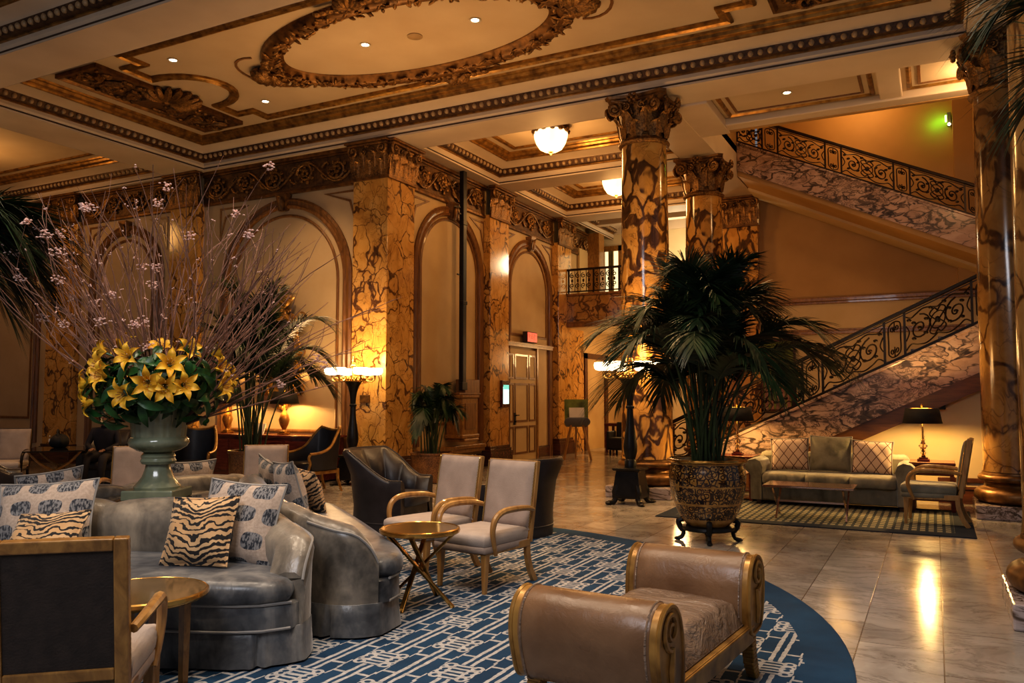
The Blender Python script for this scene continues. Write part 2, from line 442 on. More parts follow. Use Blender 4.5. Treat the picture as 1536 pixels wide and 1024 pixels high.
MAT = dict(
    column=marble_gold('golden brown column marble', 1.5, .85),
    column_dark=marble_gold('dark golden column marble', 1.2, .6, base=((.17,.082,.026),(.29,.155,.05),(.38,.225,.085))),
    pilaster=marble_gold('bright golden pilaster marble', 1.35, .5, (1,1,.8), ((.40,.19,.042),(.60,.32,.08),(.70,.42,.14)), ((.055,.024,.008),(.17,.075,.024)), .045),
    fascia=marble_gold('brown balcony marble', 1.5, .7, (1,1,1), ((.22,.11,.03),(.34,.18,.055),(.42,.25,.09))),
    pink=marble_pink('pink veined stair marble'),
    plinth=marble_pink('pale blue veined plinth marble', (.85,1.05,1.35)),
    floor=floor_marble(), carpet=carpet_round(), rug=rug_mat(),
    wall=plaster('cream wall plaster', (.46,.33,.19), (.56,.42,.26)),
    wallB=plaster('warm cream wall plaster', (.44,.30,.14), (.54,.39,.20)),
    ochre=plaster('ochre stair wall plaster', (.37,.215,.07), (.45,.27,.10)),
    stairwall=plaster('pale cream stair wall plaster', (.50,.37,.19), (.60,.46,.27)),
    ceil=plaster('cream ceiling plaster', (.52,.40,.27), (.60,.48,.34)),
    beam=plaster('ivory beam plaster', (.56,.45,.34), (.66,.54,.42)),
    gilt=ornate('old gilt moulding', (.13,.062,.016), (.44,.24,.062), .33, .6, 9, .15),
    giltdk=ornate('dark gilt moulding', (.075,.034,.012), (.24,.115,.032), .4, .5, 12, .2),
    orn=ornate('carved bronze gilt ornament', (.055,.026,.011), (.34,.175,.05), .38, .55, 34, .6),
    ornbk=ornate('brown gilt frieze ground', (.07,.034,.014), (.19,.095,.032), .5, .35, 18, .3),
    bead=ornate('dark bead band', (.045,.021,.012), (.12,.06,.028), .5, .3, 20, .3),
    egg=simple('pale bead', (.40,.28,.16), .4, .1),
    dkline=simple('dark ceiling line', (.05,.028,.018), .6),
    brown=wood('dark brown arch moulding', (.10,.042,.014), (.27,.125,.038), .35),
    lineb=wood('brown wall line', (.13,.055,.018), (.25,.12,.04), .4),
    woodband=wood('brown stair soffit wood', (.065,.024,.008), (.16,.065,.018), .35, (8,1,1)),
    base=wood('dark red brown baseboard', (.045,.015,.008), (.12,.042,.018), .25, (8,1,1)),
    redwood=wood('dark red mahogany', (.055,.010,.008), (.14,.03,.02), .22, (6,1,1)),
    honey=wood('golden honey wood', (.27,.125,.035), (.52,.29,.095), .3),
    honeydk=wood('antique golden brown wood', (.16,.07,.015), (.36,.18,.045), .32, (1,1,2)),
    giltwood=ornate('gilded chair wood', (.20,.095,.022), (.46,.25,.065), .32, .4, 10, .1),
    brass=ornate('polished brass', (.42,.22,.055), (.68,.42,.13), .2, .9, 5, .03),
    iron=simple('black iron', (.012,.010,.010), .42, .3, .2, 8, .15, 40),
    ironbr=simple('dark bronze railing', (.03,.018,.010), .4, .6, .2, 8),
    torch=simple('black bronze torchere', (.018,.016,.017), .38, .5, .25, 8, .1, 40),
    linen=simple('taupe linen upholstery', (.38,.295,.25), .9, 0, .08, 8, .25, 130),
    linenwh=simple('pale linen cushion', (.45,.37,.32), .9, 0, .07, 8, .25, 130),
    backpanel=simple('dark brown chair back cloth', (.030,.019,.014), .8, 0, .2, 20, .3, 110),
    slats=simple('brown woven chair base', (.13,.085,.04), .8, 0, .3, 30, .5, 60),
    velvet=velvet('grey velvet', (.028,.030,.035), (.10,.101,.105), (.27,.255,.235), .32),  # lightest patches paint sheen highlights into the colour
    velvetback=velvet('tan grey velvet', (.10,.086,.07), (.225,.19,.15), (.40,.33,.25), .30),
    welt=simple('grey velvet piping', (.30,.28,.26), .5),
    tubdark=simple('charcoal leather', (.028,.022,.024), .38, 0, .25, 6, .15, 60),
    tubseat=simple('dark grey leather', (.045,.037,.038), .34, 0, .25, 6, .15, 60),
    navy=simple('dark navy leather', (.014,.013,.020), .42, 0, .3, 7, .15, 50),
    bench=None, spotted=spotted(), tiger=tiger(), lattice=lattice_cloth(),
    sage=velvet('sage grey upholstery', (.115,.10,.07), (.19,.17,.125), (.27,.245,.185), .8),
    sagecush=velvet('dark sage cushion', (.10,.09,.065), (.165,.15,.115), (.23,.21,.165), .8),
    pot=pot_gold(),
    potbrown=ornate('speckled brown pot glaze', (.05,.02,.01), (.30,.14,.05), .35, .1, 60, .3),
    celadon=None,
    leaf=simple('dark palm green', (.012,.030,.012), .45, 0, .4, 5),
    leaf2=simple('mid palm green', (.018,.042,.014), .45, 0, .4, 5),
    stem=simple('palm stem green', (.045,.065,.02), .5, 0, .3, 5),
    leafbr=simple('bright bouquet leaf', (.022,.085,.020), .36, 0, .45, 9),
    lily=None,
    twig=simple('pinkish brown twig', (.25,.125,.085), .7, 0, .4, 9),
    blossom=simple('pale pink blossom', (.82,.56,.50), .6, 0, .15, 30),
    soil=simple('dark potting moss', (.02,.018,.008), .95, 0, .4, 40, .5, 60),
    shade=simple('black lamp shade', (.010,.008,.007), .75, 0, .2, 20),
    shadein=simple('gold lamp shade lining', (.75,.48,.16), .5),
    crystal=None, glass=None, amber=None,
    bulb=emit('warm bulb', (1,.72,.36), 14),
    glowshade=emit('glowing alabaster shade', (1,.80,.50), 4.5),
    pendglass=None,
    down=emit('downlight lamp', (1,.82,.55), 14),
    chrome=simple('white metal ring', (.6,.55,.5), .4, .2),
    exitred=emit('red sign face', (.85,.10,.07), .6),
    white=simple('white paper', (.75,.70,.62), .7, 0, .04),
    screen=emit('lit screen', (.55,.85,.80), 1.6),
    screengr=emit('teal screen band', (.10,.45,.38), 1.2),
    door=plaster('cream door paint', (.50,.36,.17), (.58,.43,.22)),
    black=simple('black cloth', (.008,.007,.008), .7, 0, .3),
    person_cloth=simple('dark plum clothing', (.016,.012,.018), .8, 0, .3),
    skin=simple('warm brown skin', (.20,.10,.06), .55, 0, .1),
    hair=simple('black hair', (.006,.005,.005), .5),
    windowlit=emit('bright curtain light', (1,.86,.50), .9),
    curtain=simple('olive curtain', (.20,.15,.05), .8),
    mirror=simple('mirror glass', (.75,.72,.68), .04, 1, .02),
    pinkglass=None,
    roompale=plaster('pale back room plaster', (.60,.48,.28), (.68,.56,.36)),
    greenp=simple('olive green panel', (.16,.20,.03), .6, 0, .5, 4),
    pinkp=simple('dull pink drape', (.30,.15,.12), .8, 0, .3, 12),
    greylight=simple('grey plastic', (.16,.17,.18), .35, 0, .1),
    greenlit=emit('green lamp', (.25,1,.10), 9),
)
def _glass(name, col, rough=.05, ior=1.45, trans=1):
    m = Mat(name); m.set(Base_Color=col, Roughness=rough, IOR=ior, Transmission_Weight=trans); return m.m
MAT['glass'] = _glass('clear table glass', (.85,.80,.70), .02)
MAT['crystal'] = _glass('crystal lamp stem', (1,.90,.72), .05, 1.5)
MAT['amber'] = ornate('mirrored bronze table top', (.20,.12,.045), (.30,.19,.08), .13, .55, 3, .0)
m = Mat('rose mirrored table top'); m.set(Base_Color=(.62,.42,.34), Roughness=.12, Metallic=.85); MAT['pinkglass'] = m.m
m = Mat('black glass hub top'); m.set(Base_Color=(.012,.010,.010), Roughness=.06); MAT['blackglass'] = m.m
# brown leather
m = Mat('tan brown leather'); w_ = m.warp(m.co(), 4, .2)
m.set(Base_Color=m.ramp(m.noise(3.5, 5, src=w_), [(.3, (.15,.075,.034)), (.7, (.25,.14,.072))]), Roughness=m.ramp(m.noise(6, 3), [(.3, .24), (.7, .36)]))
m.bump(m.noise(26, 5, .65, src=w_), .22, .012); MAT['bench'] = m.m
m = Mat('taupe seat leather'); w_ = m.warp(m.mapped(scale=(1,.35,1)), 3, .3)
m.set(Base_Color=m.ramp(m.noise(4, 5, src=w_), [(.3, (.19,.125,.085)), (.7, (.30,.21,.15))]), Roughness=.26)
m.bump(m.noise(11, 4, .6, src=w_), .9, .05); MAT['benchseat'] = m.m
m = Mat('celadon glaze'); n_ = m.noise(7, 3)
m.set(Base_Color=m.ramp(n_, [(.3, (.20,.22,.14)), (.7, (.32,.335,.225))]), Roughness=.2, Coat_Weight=.5); MAT['celadon'] = m.m
m = Mat('yellow lily petal')
m.set(Base_Color=m.ramp(m.noise(14, 3), [(.3, (.72,.36,.02)), (.7, (.92,.58,.06))]), Roughness=.5, Subsurface_Weight=.15); MAT['lily'] = m.m
m = Mat('ribbed glowing pendant glass'); x_, y_, z_ = m.xyz()
m.set(Base_Color=(.9,.75,.5), Emission_Color=(1,.74,.38), Roughness=.35, Emission_Strength=m.ramp(m.noise(3, 1), [(.3, 1.7), (.7, 2.6)])); MAT['pendglass'] = m.m
m = Mat('soft linen stairs'); MAT['step'] = MAT['pink']
# ---------------------------------------------------------------- camera
cam = bpy.data.cameras.new('camera'); co_ = bpy.data.objects.new('camera', cam); COL.objects.link(co_)
co_.location = (0, 0, 1.5); co_.rotation_euler = (R(90+3.84), 0, R(27.4))
cam.sensor_width = 36; cam.sensor_fit = 'HORIZONTAL'; cam.lens = 36*1221/1536; cam.clip_end = 200
SC.camera = co_

# ---------------------------------------------------------------- shell
ZB, ZC = 6.1, 6.6          # beam soffit, ceiling
struct(MB().box(-22, 4.6, -3, 27, -.12, 0).build('floor', MAT['floor'], smooth=False), 'polished pale marble tile floor')
c = MB(); c.box(-22, 4.6, -3, 12.43, ZC, ZC+.15); c.box(-8.9, -3.55, 12.43, 27, ZC, ZC+.15)
ceil = struct(c.build('ceiling', MAT['ceil'], smooth=False), 'cream coffered ceiling')
wa = struct(MB().box(-21.5, -8.9, 11.85, 12.05, 0, 6.2).build('wall_back', MAT['wall'], smooth=False), 'cream wall with tall arched panels left of the corner pilaster')
wb = struct(MB().box(-8.9, -8.7, 11.85, 27, 0, 6.62).build('wall_passage', MAT['wallB'], smooth=False), 'warm cream wall with arched panels running back from the corner')
struct(MB().box(-21.7, -21.5, -3, 12.05, 0, 6.62).build('wall_left', MAT['wall'], smooth=False))

b = MB()
for q in [(-21.5, 1.3, 6.35, 7.05), (-21.5, 4.6, 11.65, 12.43), (-14.1, -13.15, 7.05, 11.65), (-14.1, -13.15, -3, 6.35),
          (.5, 1.3, -3, 6.35), (.5, 1.3, 7.05, 11.65), (-4.25, -3.55, 12.43, 26.9), (-8.7, -4.25, 15.4, 16.1), (-8.7, -4.25, 19.05, 19.75),
          (-8.7, -8.3, 12.43, 15.4), (-8.7, -8.3, 16.1, 19.05)]:
    b.box(q[0], q[1], q[2], q[3], ZB, ZC+.02)
beam = struct(b.build('ceiling_beam', MAT['beam'], smooth=False), 'ivory ceiling beams between the coffers')

P_LINE = [(-.004,6.128),(-.010,6.132),(-.010,6.150),(-.004,6.154)]
P_LOW = [(-.004,6.098),(-.004,6.16),(-.03,6.19),(-.03,6.245)]
P_GL = [(-.03,6.245),(-.06,6.25),(-.06,6.272)]
P_BEAD = [(-.06,6.272),(-.12,6.282),(-.16,6.37),(-.165,6.385)]
P_COVE = [(-.165,6.385),(-.20,6.41),(-.36,6.455),(-.385,6.463)]
P_GILT = [(-.38,6.462),(-.41,6.468),(-.425,6.50),(-.46,6.505),(-.49,6.52),(-.51,6.56),(-.54,6.57),(-.555,6.6)]
P_FLAT = [(-.72,6.602),(-.725,6.575),(-.75,6.57),(-.785,6.58),(-.815,6.565),(-.82,6.602)]
def coffer(x0, x1, y0, y1, flat=True, small=1.0):
    path = [(x0,y0,0),(x1,y0,0),(x1,y1,0),(x0,y1,0)]
    root = struct(MB().sweep(path, P_LOW, closed=True).sweep(path, P_COVE, closed=True).build('trim_1', MAT['beam'], angle=25), 'ivory cornice of a ceiling coffer')
    MB().sweep(path, P_LINE, closed=True).build('dark_line', MAT['dkline'], root)
    g = MB().sweep(path, P_GL, closed=True).sweep(path, P_GILT, closed=True)
    if flat: g.sweep(path, P_FLAT, closed=True)
    g.build('gilt_moulding', MAT['gilt'], root, angle=25)
    bb = MB().sweep(path, P_BEAD, closed=True); bb.build('bead_band', MAT['bead'], root)
    e = MB(); ring = MB()
    ins = .145; sp = .135
    for (ax, ay, bx, by) in [(x0+ins,y0+ins,x1-ins,y0+ins),(x1-ins,y0+ins,x1-ins,y1-ins),(x1-ins,y1-ins,x0+ins,y1-ins),(x0+ins,y1-ins,x0+ins,y0+ins)]:
        L = math.hypot(bx-ax, by-ay); n = max(1, int(L/sp))
        for i in range(n):
            t = (i+.5)/n; e.ball((lerp(ax,bx,t), lerp(ay,by,t), 6.325), (.042,.042,.045), 8, 5)
    e.build('egg_beads', MAT['egg'], root)
    return root
coffer(-13.15, .5, 7.05, 11.65, False)
coffer(-21.4, -14.1, 7.05, 11.65)
coffer(-13.15, .5, 1.2, 6.35)
coffer(-8.3, -4.25, 12.43, 15.4)
coffer(-8.3, -4.25, 16.1, 19.05)
coffer(-8.3, -4.25, 19.75, 24.5)

# ---- ornament helpers -----------------------------------------------------
def leaf_pts(u, v, w, h, curl, lobes=4):
    wd = (.55+.45*sin(PI*min(1, v*1.05+.12)))*(1-.18*abs(sin(v*PI*lobes)))*(1-v**6*.75)
    out = .03+.10*h*sin(v*PI*.6)+curl*max(0, v-.62)**1.5*3.2
    z = h*(v-.55*max(0, v-.78)**1.3*2.0)
    s_ = (u-.5)*w*wd
    out += -.35*abs(u-.5)**2*w + .010*cos((u-.5)*13)
    return s_, z, out
def acanthus(mb, frame, s0, z0, w, h, curl=.1, nu=6, nv=10):
    """frame(s,z,out)->world"""
    mb.grid(nu, nv, lambda u, v: frame(*(lambda q: (s0+q[0], z0+q[1], q[2]))(leaf_pts(u, v, w, h, curl))))
def volute(mb, frame, s, z, r, sgn, out=.06, tr=.024):
    sp = spiral((s, z), r, .014, 1.75, PI/2, 26, sgn)
    mb.tube([frame(p[0], p[1], out+.018*i/26) for i, p in enumerate(sp)], [lerp(tr, tr*.5, i/26) for i in range(27)], 5)
    c = frame(s, z, out+.02); mb.ball(c, .02, 6, 5)
def rinceau(mb, frame, s0, s1, z0, h, unit=.78):
    n = max(1, round((s1-s0)/unit)); L = (s1-s0)/n; rnd = random.Random(3)
    for k in range(n):
        a = s0+k*L; sg = 1 if k % 2 == 0 else -1
        cx, cz = a+L*.5, z0+h*.5
        sp = spiral((cx, cz), min(L, h)*.43, .03, 1.7, PI if sg > 0 else PI, 26, sg)
        mb.tube([frame(p[0], p[1], .035+.015*sin(i*.7)) for i, p in enumerate(sp)], [lerp(.034, .016, i/26) for i in range(27)], 5)
        # outer stem
        st = [(a+L*t, z0+h*(.5-sg*.44*sin(PI*t)-.0)) for t in [i/10 for i in range(11)]]
        mb.tube([frame(p[0], p[1], .03) for p in st], .026, 5)
        for j in range(6): # petals of the rosette
            an = j*PI/3; p = (cx+.055*cos(an), cz+.055*sin(an))
            mb.ball(frame(p[0], p[1], .045), .033, 6, 4)
        for j in range(9):
            i = 3+j*2; p = sp[min(i, 25)]; an = math.atan2(p[1]-cz, p[0]-cx)+rnd.uniform(-.3, .3)
            q = (p[0]+.055*cos(an), p[1]+.055*sin(an))
            if z0+.03 < q[1] < z0+h-.03: mb.ball(frame(q[0], q[1], .03), (.038, .038, .042), 6, 4)
        for sg2 in (-1, 1):
            mb.tube([frame(a+L*.02+dx, z0+h*.5+sg2*(.06+dz), .03) for dx, dz in ((0,.0),(.03,.05),(.08,.09),(.13,.10),(.15,.07),(.13,.045))], [.03,.03,.027,.022,.018,.012], 5)
def frame_of(o, ds, dn):
    o = Vector(o); ds = Vector(ds); dn = Vector(dn)
    return lambda s, z, out: o+ds*s+dn*out+Vector((0,0,z))

def capital_face(frame, w, z0, h):
    m = MB()
    # bell slab
    for (sa, sb, za, zb, ob) in [(0, w, z0, z0+h*.86, .03)]:
        v = [frame(sa, za, 0), frame(sb, za, 0), frame(sb, zb, 0), frame(sa, zb, 0), frame(sa, za, ob), frame(sb, za, ob), frame(sb+.02, zb, ob+.05), frame(sa-.02, zb, ob+.05)]
        m.add(v, [(0,1,2,3),(4,7,6,5),(0,4,5,1),(1,5,6,2),(2,6,7,3),(3,7,4,0)])
    n = 3
    for i in range(n): acanthus(m, frame, w*(i+.5)/n, z0+.02, w/n*1.05, h*.5, .10)
    for i in range(n+1): acanthus(m, frame, w*(i)/n if 0 < i < n else (w*.06 if i == 0 else w*.94), z0+.1, w/n*.9, h*.62, .12)
    # small scrolls and fleuron
    for sg in (-1, 1): volute(m, frame, w/2+sg*.09, z0+h*.72, .06, -sg, .09, .014)
    for j in range(6): m.ball(frame(w/2+.045*cos(j*PI/3), z0+h*.9+.045*sin(j*PI/3), .13), .03, 6, 4)
    return m
def capital_face_full(parent, o, ds, dn, w, z0=5.46, h=.64):
    f = frame_of(o, ds, dn)
    cap = capital_face(f, w, z0, h).build('capital', MAT['orn'], parent)
    for sg, s_ in ((1, .07), (-1, w-.07)):
        v = MB(); volute(v, f, s_, z0+h*.74, .125, sg, .11, .03); v.build('volute', MAT['orn'], cap)
    ab = MB()
    prof = [(-.04, .0), (-.06, .03), (-.06, .05), (-.02, .07), (-.02, .1)]
    for za, zb, ov in ((z0+h*.86, z0+h*.93, .05), (z0+h*.93, z0+h, .09)):
        v = [f(-ov, za, 0), f(w+ov, za, 0), f(w+ov, zb, 0), f(-ov, zb, 0), f(-ov, za, .1+ov), f(w+ov, za, .1+ov), f(w+ov, zb, .1+ov), f(-ov, zb, .1+ov)]
        ab.add(v, [(0,3,2,1),(4,5,6,7),(0,1,5,4),(1,2,6,5),(2,3,7,6),(3,0,4,7)])
    ab.build('abacus', MAT['giltdk'], cap, bevel=.012)
    nk = MB(); za, zb = z0-.05, z0+.0
    v = [f(-.03, za, 0), f(w+.03, za, 0), f(w+.03, zb, 0), f(-.03, zb, 0), f(-.03, za, .045), f(w+.03, za, .045), f(w+.03, zb, .045), f(-.03, zb, .045)]
    nk.add(v, [(0,3,2,1),(4,5,6,7),(0,1,5,4),(1,2,6,5),(2,3,7,6),(3,0,4,7)]); nk.build('necking', MAT['giltdk'], cap)

def pilaster(x0, x1, y0, y1, faces, label, mat='pilaster', base='base'):
    cx, cy = (x0+x1)/2, (y0+y1)/2
    t = thing('marble_pilaster', label, 'pilaster', (cx, cy, 0)); T = Matrix.Translation((-cx, -cy, 0))
    sh = MB(T).box(x0, x1, y0, y1, .4, 5.47); sh.build('shaft', MAT[mat], t, smooth=False, bevel=.008)
    bm_ = MB(T).box(x0-.07, x1+.07, y0-.07, y1+.07, 0, .30).box(x0-.05, x1+.05, y0-.05, y1+.05, .30, .36).box(x0-.025, x1+.025, y0-.025, y1+.025, .36, .42)
    bm_.build('base', MAT[base], t, smooth=False, bevel=.012)
    for (o, ds, dn, w) in faces:
        capital_face_full(t, (o[0]-cx, o[1]-cy, 0), ds, dn, w)
    return t
XA = [(-9.35, -8.58), (-14.16, -13.32), (-18.2, -17.2)]
pilaster(-9.35, -8.58, 11.72, 12.57, [((-9.35,11.72), (1,0,0), (0,-1,0), .77), ((-8.58,11.72), (0,1,0), (1,0,0), .85)],
         'bright gold marble corner pilaster behind the lit torchere with glowing white bowls')
pilaster(-14.16, -13.32, 11.70, 11.9, [((-14.16,11.70), (1,0,0), (0,-1,0), .84)], 'marble wall pilaster directly behind the blossom branches')
pilaster(-18.2, -17.2, 11.70, 11.9, [((-18.2,11.70), (1,0,0), (0,-1,0), 1.0)], 'leftmost marble wall pilaster, above the black bag on the glass table')
pilaster(-8.75, -8.53, 15.42, 16.3, [((-8.53,15.42), (0,1,0), (1,0,0), .88)], 'marble wall pilaster carrying the small lit screen')
pilaster(-8.75, -8.53, 19.05, 19.9, [((-8.53,19.05), (0,1,0), (1,0,0), .85)], 'marble wall pilaster at the left end of the balcony')
pilaster(-4.3, -3.5, 19.0, 19.8, [((-4.3,19.0), (1,0,0), (0,-1,0), .8)], 'square marble pilaster beside the ochre stair wall', 'column')

# frieze, arches, baseboards --------------------------------------------------
def frieze(parent, o, ds, dn, spans):
    f = frame_of(o, ds, dn); bk = MB(); g = MB(); r = MB()
    def slab(m, sa, sb, za, zb, out):
        v = [f(sa, za, 0), f(sb, za, 0), f(sb, zb, 0), f(sa, zb, 0), f(sa, za, out), f(sb, za, out), f(sb, zb, out), f(sa, zb, out)]
        m.add(v, [(0,3,2,1),(4,5,6,7),(0,1,5,4),(1,2,6,5),(2,3,7,6),(3,0,4,7)])
    for a, b_ in spans:
        slab(bk, a, b_, 5.46, 6.0, .03); slab(g, a, b_, 5.40, 5.46, .06); slab(g, a, b_, 5.46, 5.485, .04)
        slab(g, a, b_, 6.0, 6.04, .07); slab(g, a, b_, 6.04, 6.10, .12)
        rinceau(r, lambda s, z, out: f(s, z, out+.03), a+.05, b_-.05, 5.49, .50)
    p = bk.build('frieze', MAT['ornbk'], parent, smooth=False)
    g.build('frieze_moulding', MAT['giltdk'], p, smooth=False, bevel=.01); r.build('scroll_ornament', MAT['orn'], p)
frieze(wa, (-21.4, 11.85, 0), (1,0,0), (0,-1,0), [(0, 3.2), (4.2, 7.24), (8.08, 12.05)])
frieze(wb, (-8.7, 12.57, 0), (0,1,0), (1,0,0), [(0, 2.85), (3.73, 6.48), (7.33, 10)])
M_ARCH = [(-.10,0),(-.10,.035),(-.06,.07),(-.03,.05),(.02,.045),(.05,.075),(.085,.06),(.10,.02),(.10,0)]
M_THIN = [(-.028,0),(-.028,.018),(0,.03),(.028,.018),(.028,0)]
M_SPAN = [(-.022,0),(-.022,.015),(.022,.015),(.022,0)]
def arch(parent, o, ds, dn, c, r, spring, z0, inner=True, zin=.85, inner_gap=.24, apex=None):
    f = frame_of(o, ds, dn); up = Vector(dn)
    def path(rr, zb, k=1.0):
        pts = [(c-rr, zb), (c-rr, spring)] + [(c-rr*cos(PI*i/28), spring+rr*k*sin(PI*i/28)) for i in range(1, 28)] + [(c+rr, spring), (c+rr, zb)]
        return [f(p[0], p[1], 0) for p in pts]
    MB().sweep(path(r-.1, z0), M_ARCH, up=up).build('arch_moulding', MAT['brown'], parent, angle=30)
    if inner:
        pi_ = path(r-.1-inner_gap, zin)
        MB().sweep(pi_, M_THIN, up=up, closed=True).build('panel_line', MAT['lineb'], parent)
    # keystone
    k = MB(); apx = spring+r-.1
    k.add([f(c-.10, apx-.14, 0), f(c+.10, apx-.14, 0), f(c+.17, apx+.16, 0), f(c-.17, apx+.16, 0), f(c-.08, apx-.16, .10), f(c+.08, apx-.16, .10), f(c+.13, apx+.18, .15), f(c-.13, apx+.18, .15)],
          [(0,3,2,1),(4,5,6,7),(0,1,5,4),(1,2,6,5),(2,3,7,6),(3,0,4,7)])
    acanthus(k, lambda s, z, out: f(c+s, apx-.14+z, out+.1), 0, 0, .2, .3, .08)
    k.build('keystone', MAT['giltdk'], parent)
    # spandrel triangles
    sp = MB()
    for sg in (-1, 1):
        P = []
        xo = c+sg*(r+.06); zt = 5.30
        P = [(xo, zt), (xo-sg*r*.42, zt), (xo-sg*.14, zt-.18), (xo, zt-.62)]
        pts = [f(p[0], p[1], 0) for p in P]
        if sg > 0: pts = pts[::-1]
        sp.sweep(pts, M_SPAN, up=up, closed=True)
    sp.build('spandrel_line', MAT['lineb'], parent)
OA = ((-21.4, 11.85, 0), (1,0,0), (0,-1,0))
arch(wa, *OA, 10.29, 1.67, 3.66, .42)
arch(wa, *OA, 5.72, 1.2, 4.05, .42, zin=1.0)
arch(wa, *OA, 1.1, 1.67, 3.66, .42, zin=1.0)
OB = ((-8.7, 12.57, 0), (0,1,0), (1,0,0))
arch(wb, *OB, 1.46, 1.33, 4.02, .55, zin=.95, inner_gap=.16)
arch(wb, *OB, 5.1, 1.27, 4.02, .0, inner=False)
f_ = frame_of(*OB)
MB().sweep([f_(5.1-.98, 2.95, 0)]+[f_(5.1-.98*cos(PI*i/24), 4.02+.98*sin(PI*i/24), 0) for i in range(25)]+[f_(5.1+.98, 2.95, 0)], M_THIN, up=(1,0,0), closed=True).build('panel_line', MAT['lineb'], wb)
MB().box(-8.7, -8.62, 16.36, 18.9, 2.66, 2.72).box(-8.7, -8.60, 16.36, 18.9, 2.72, 2.76).build('door_head_moulding', MAT['honeydk'], wb, smooth=False)
def baseb(name, x0, x1, y0, y1):
    o = MB().box(x0, x1, y0, y1, 0, .24).box(x0, x1, y0+.02*(y1-y0 > x1-x0)*0, y1, .24, .28).build(name, MAT['base'], smooth=False, bevel=.008)
    return struct(o)
for k, (a, b_) in enumerate([(-21.4, -18.27), (-17.13, -14.23), (-13.25, -9.42)]): baseb('baseboard_back', a, b_, 11.80, 11.85)
for a, b_ in [(12.64, 15.35), (17.98, 18.98)]: baseb('baseboard_passage', -8.7, -8.65, a, b_)
# sill under first passage arch
s_ = MB().box(-8.7, -8.55, 12.7, 15.3, .42, .50).box(-8.7, -8.58, 12.7, 15.3, .34, .42).build('trim_2', MAT['honeydk'], smooth=False, bevel=.01); struct(s_, 'brown moulded sill under the arched panel')

# door in second passage arch
d = struct(MB().box(-8.70, -8.64, 16.42, 17.95, 0, 2.6).build('door_1', MAT['door'], smooth=False), 'cream panelled door with brown panel lines under the red sign')
lines = MB()
for (ya, yb) in [(16.48, 16.72), (16.82, 17.45), (17.56, 17.86)]:
    for (za, zb) in [(.18, .78), (.92, 1.78), (1.92, 2.46)]:
        lines.sweep([(-8.64, ya, za), (-8.64, yb, za), (-8.64, yb, zb), (-8.64, ya, zb)], [(-.022,0),(-.022,.014),(.022,.014),(.022,0)], up=(1,0,0), closed=True)
lines.build('panel_moulding', MAT['lineb'], d)
hd = MB().box(-8.64, -8.61, 16.74, 16.82, .84, 1.12); hd.tube([(-8.61, 16.78, 1.06), (-8.57, 16.78, 1.06), (-8.57, 16.90, 1.06)], .012, 6); hd.ball((-8.60,16.78,.92), .02)
hd.build('door_handle', MAT['iron'], d)
MB().box(-8.70, -8.61, 17.95, 18.02, 0, 2.66).build('door_frame', MAT['honeydk'], d, smooth=False)

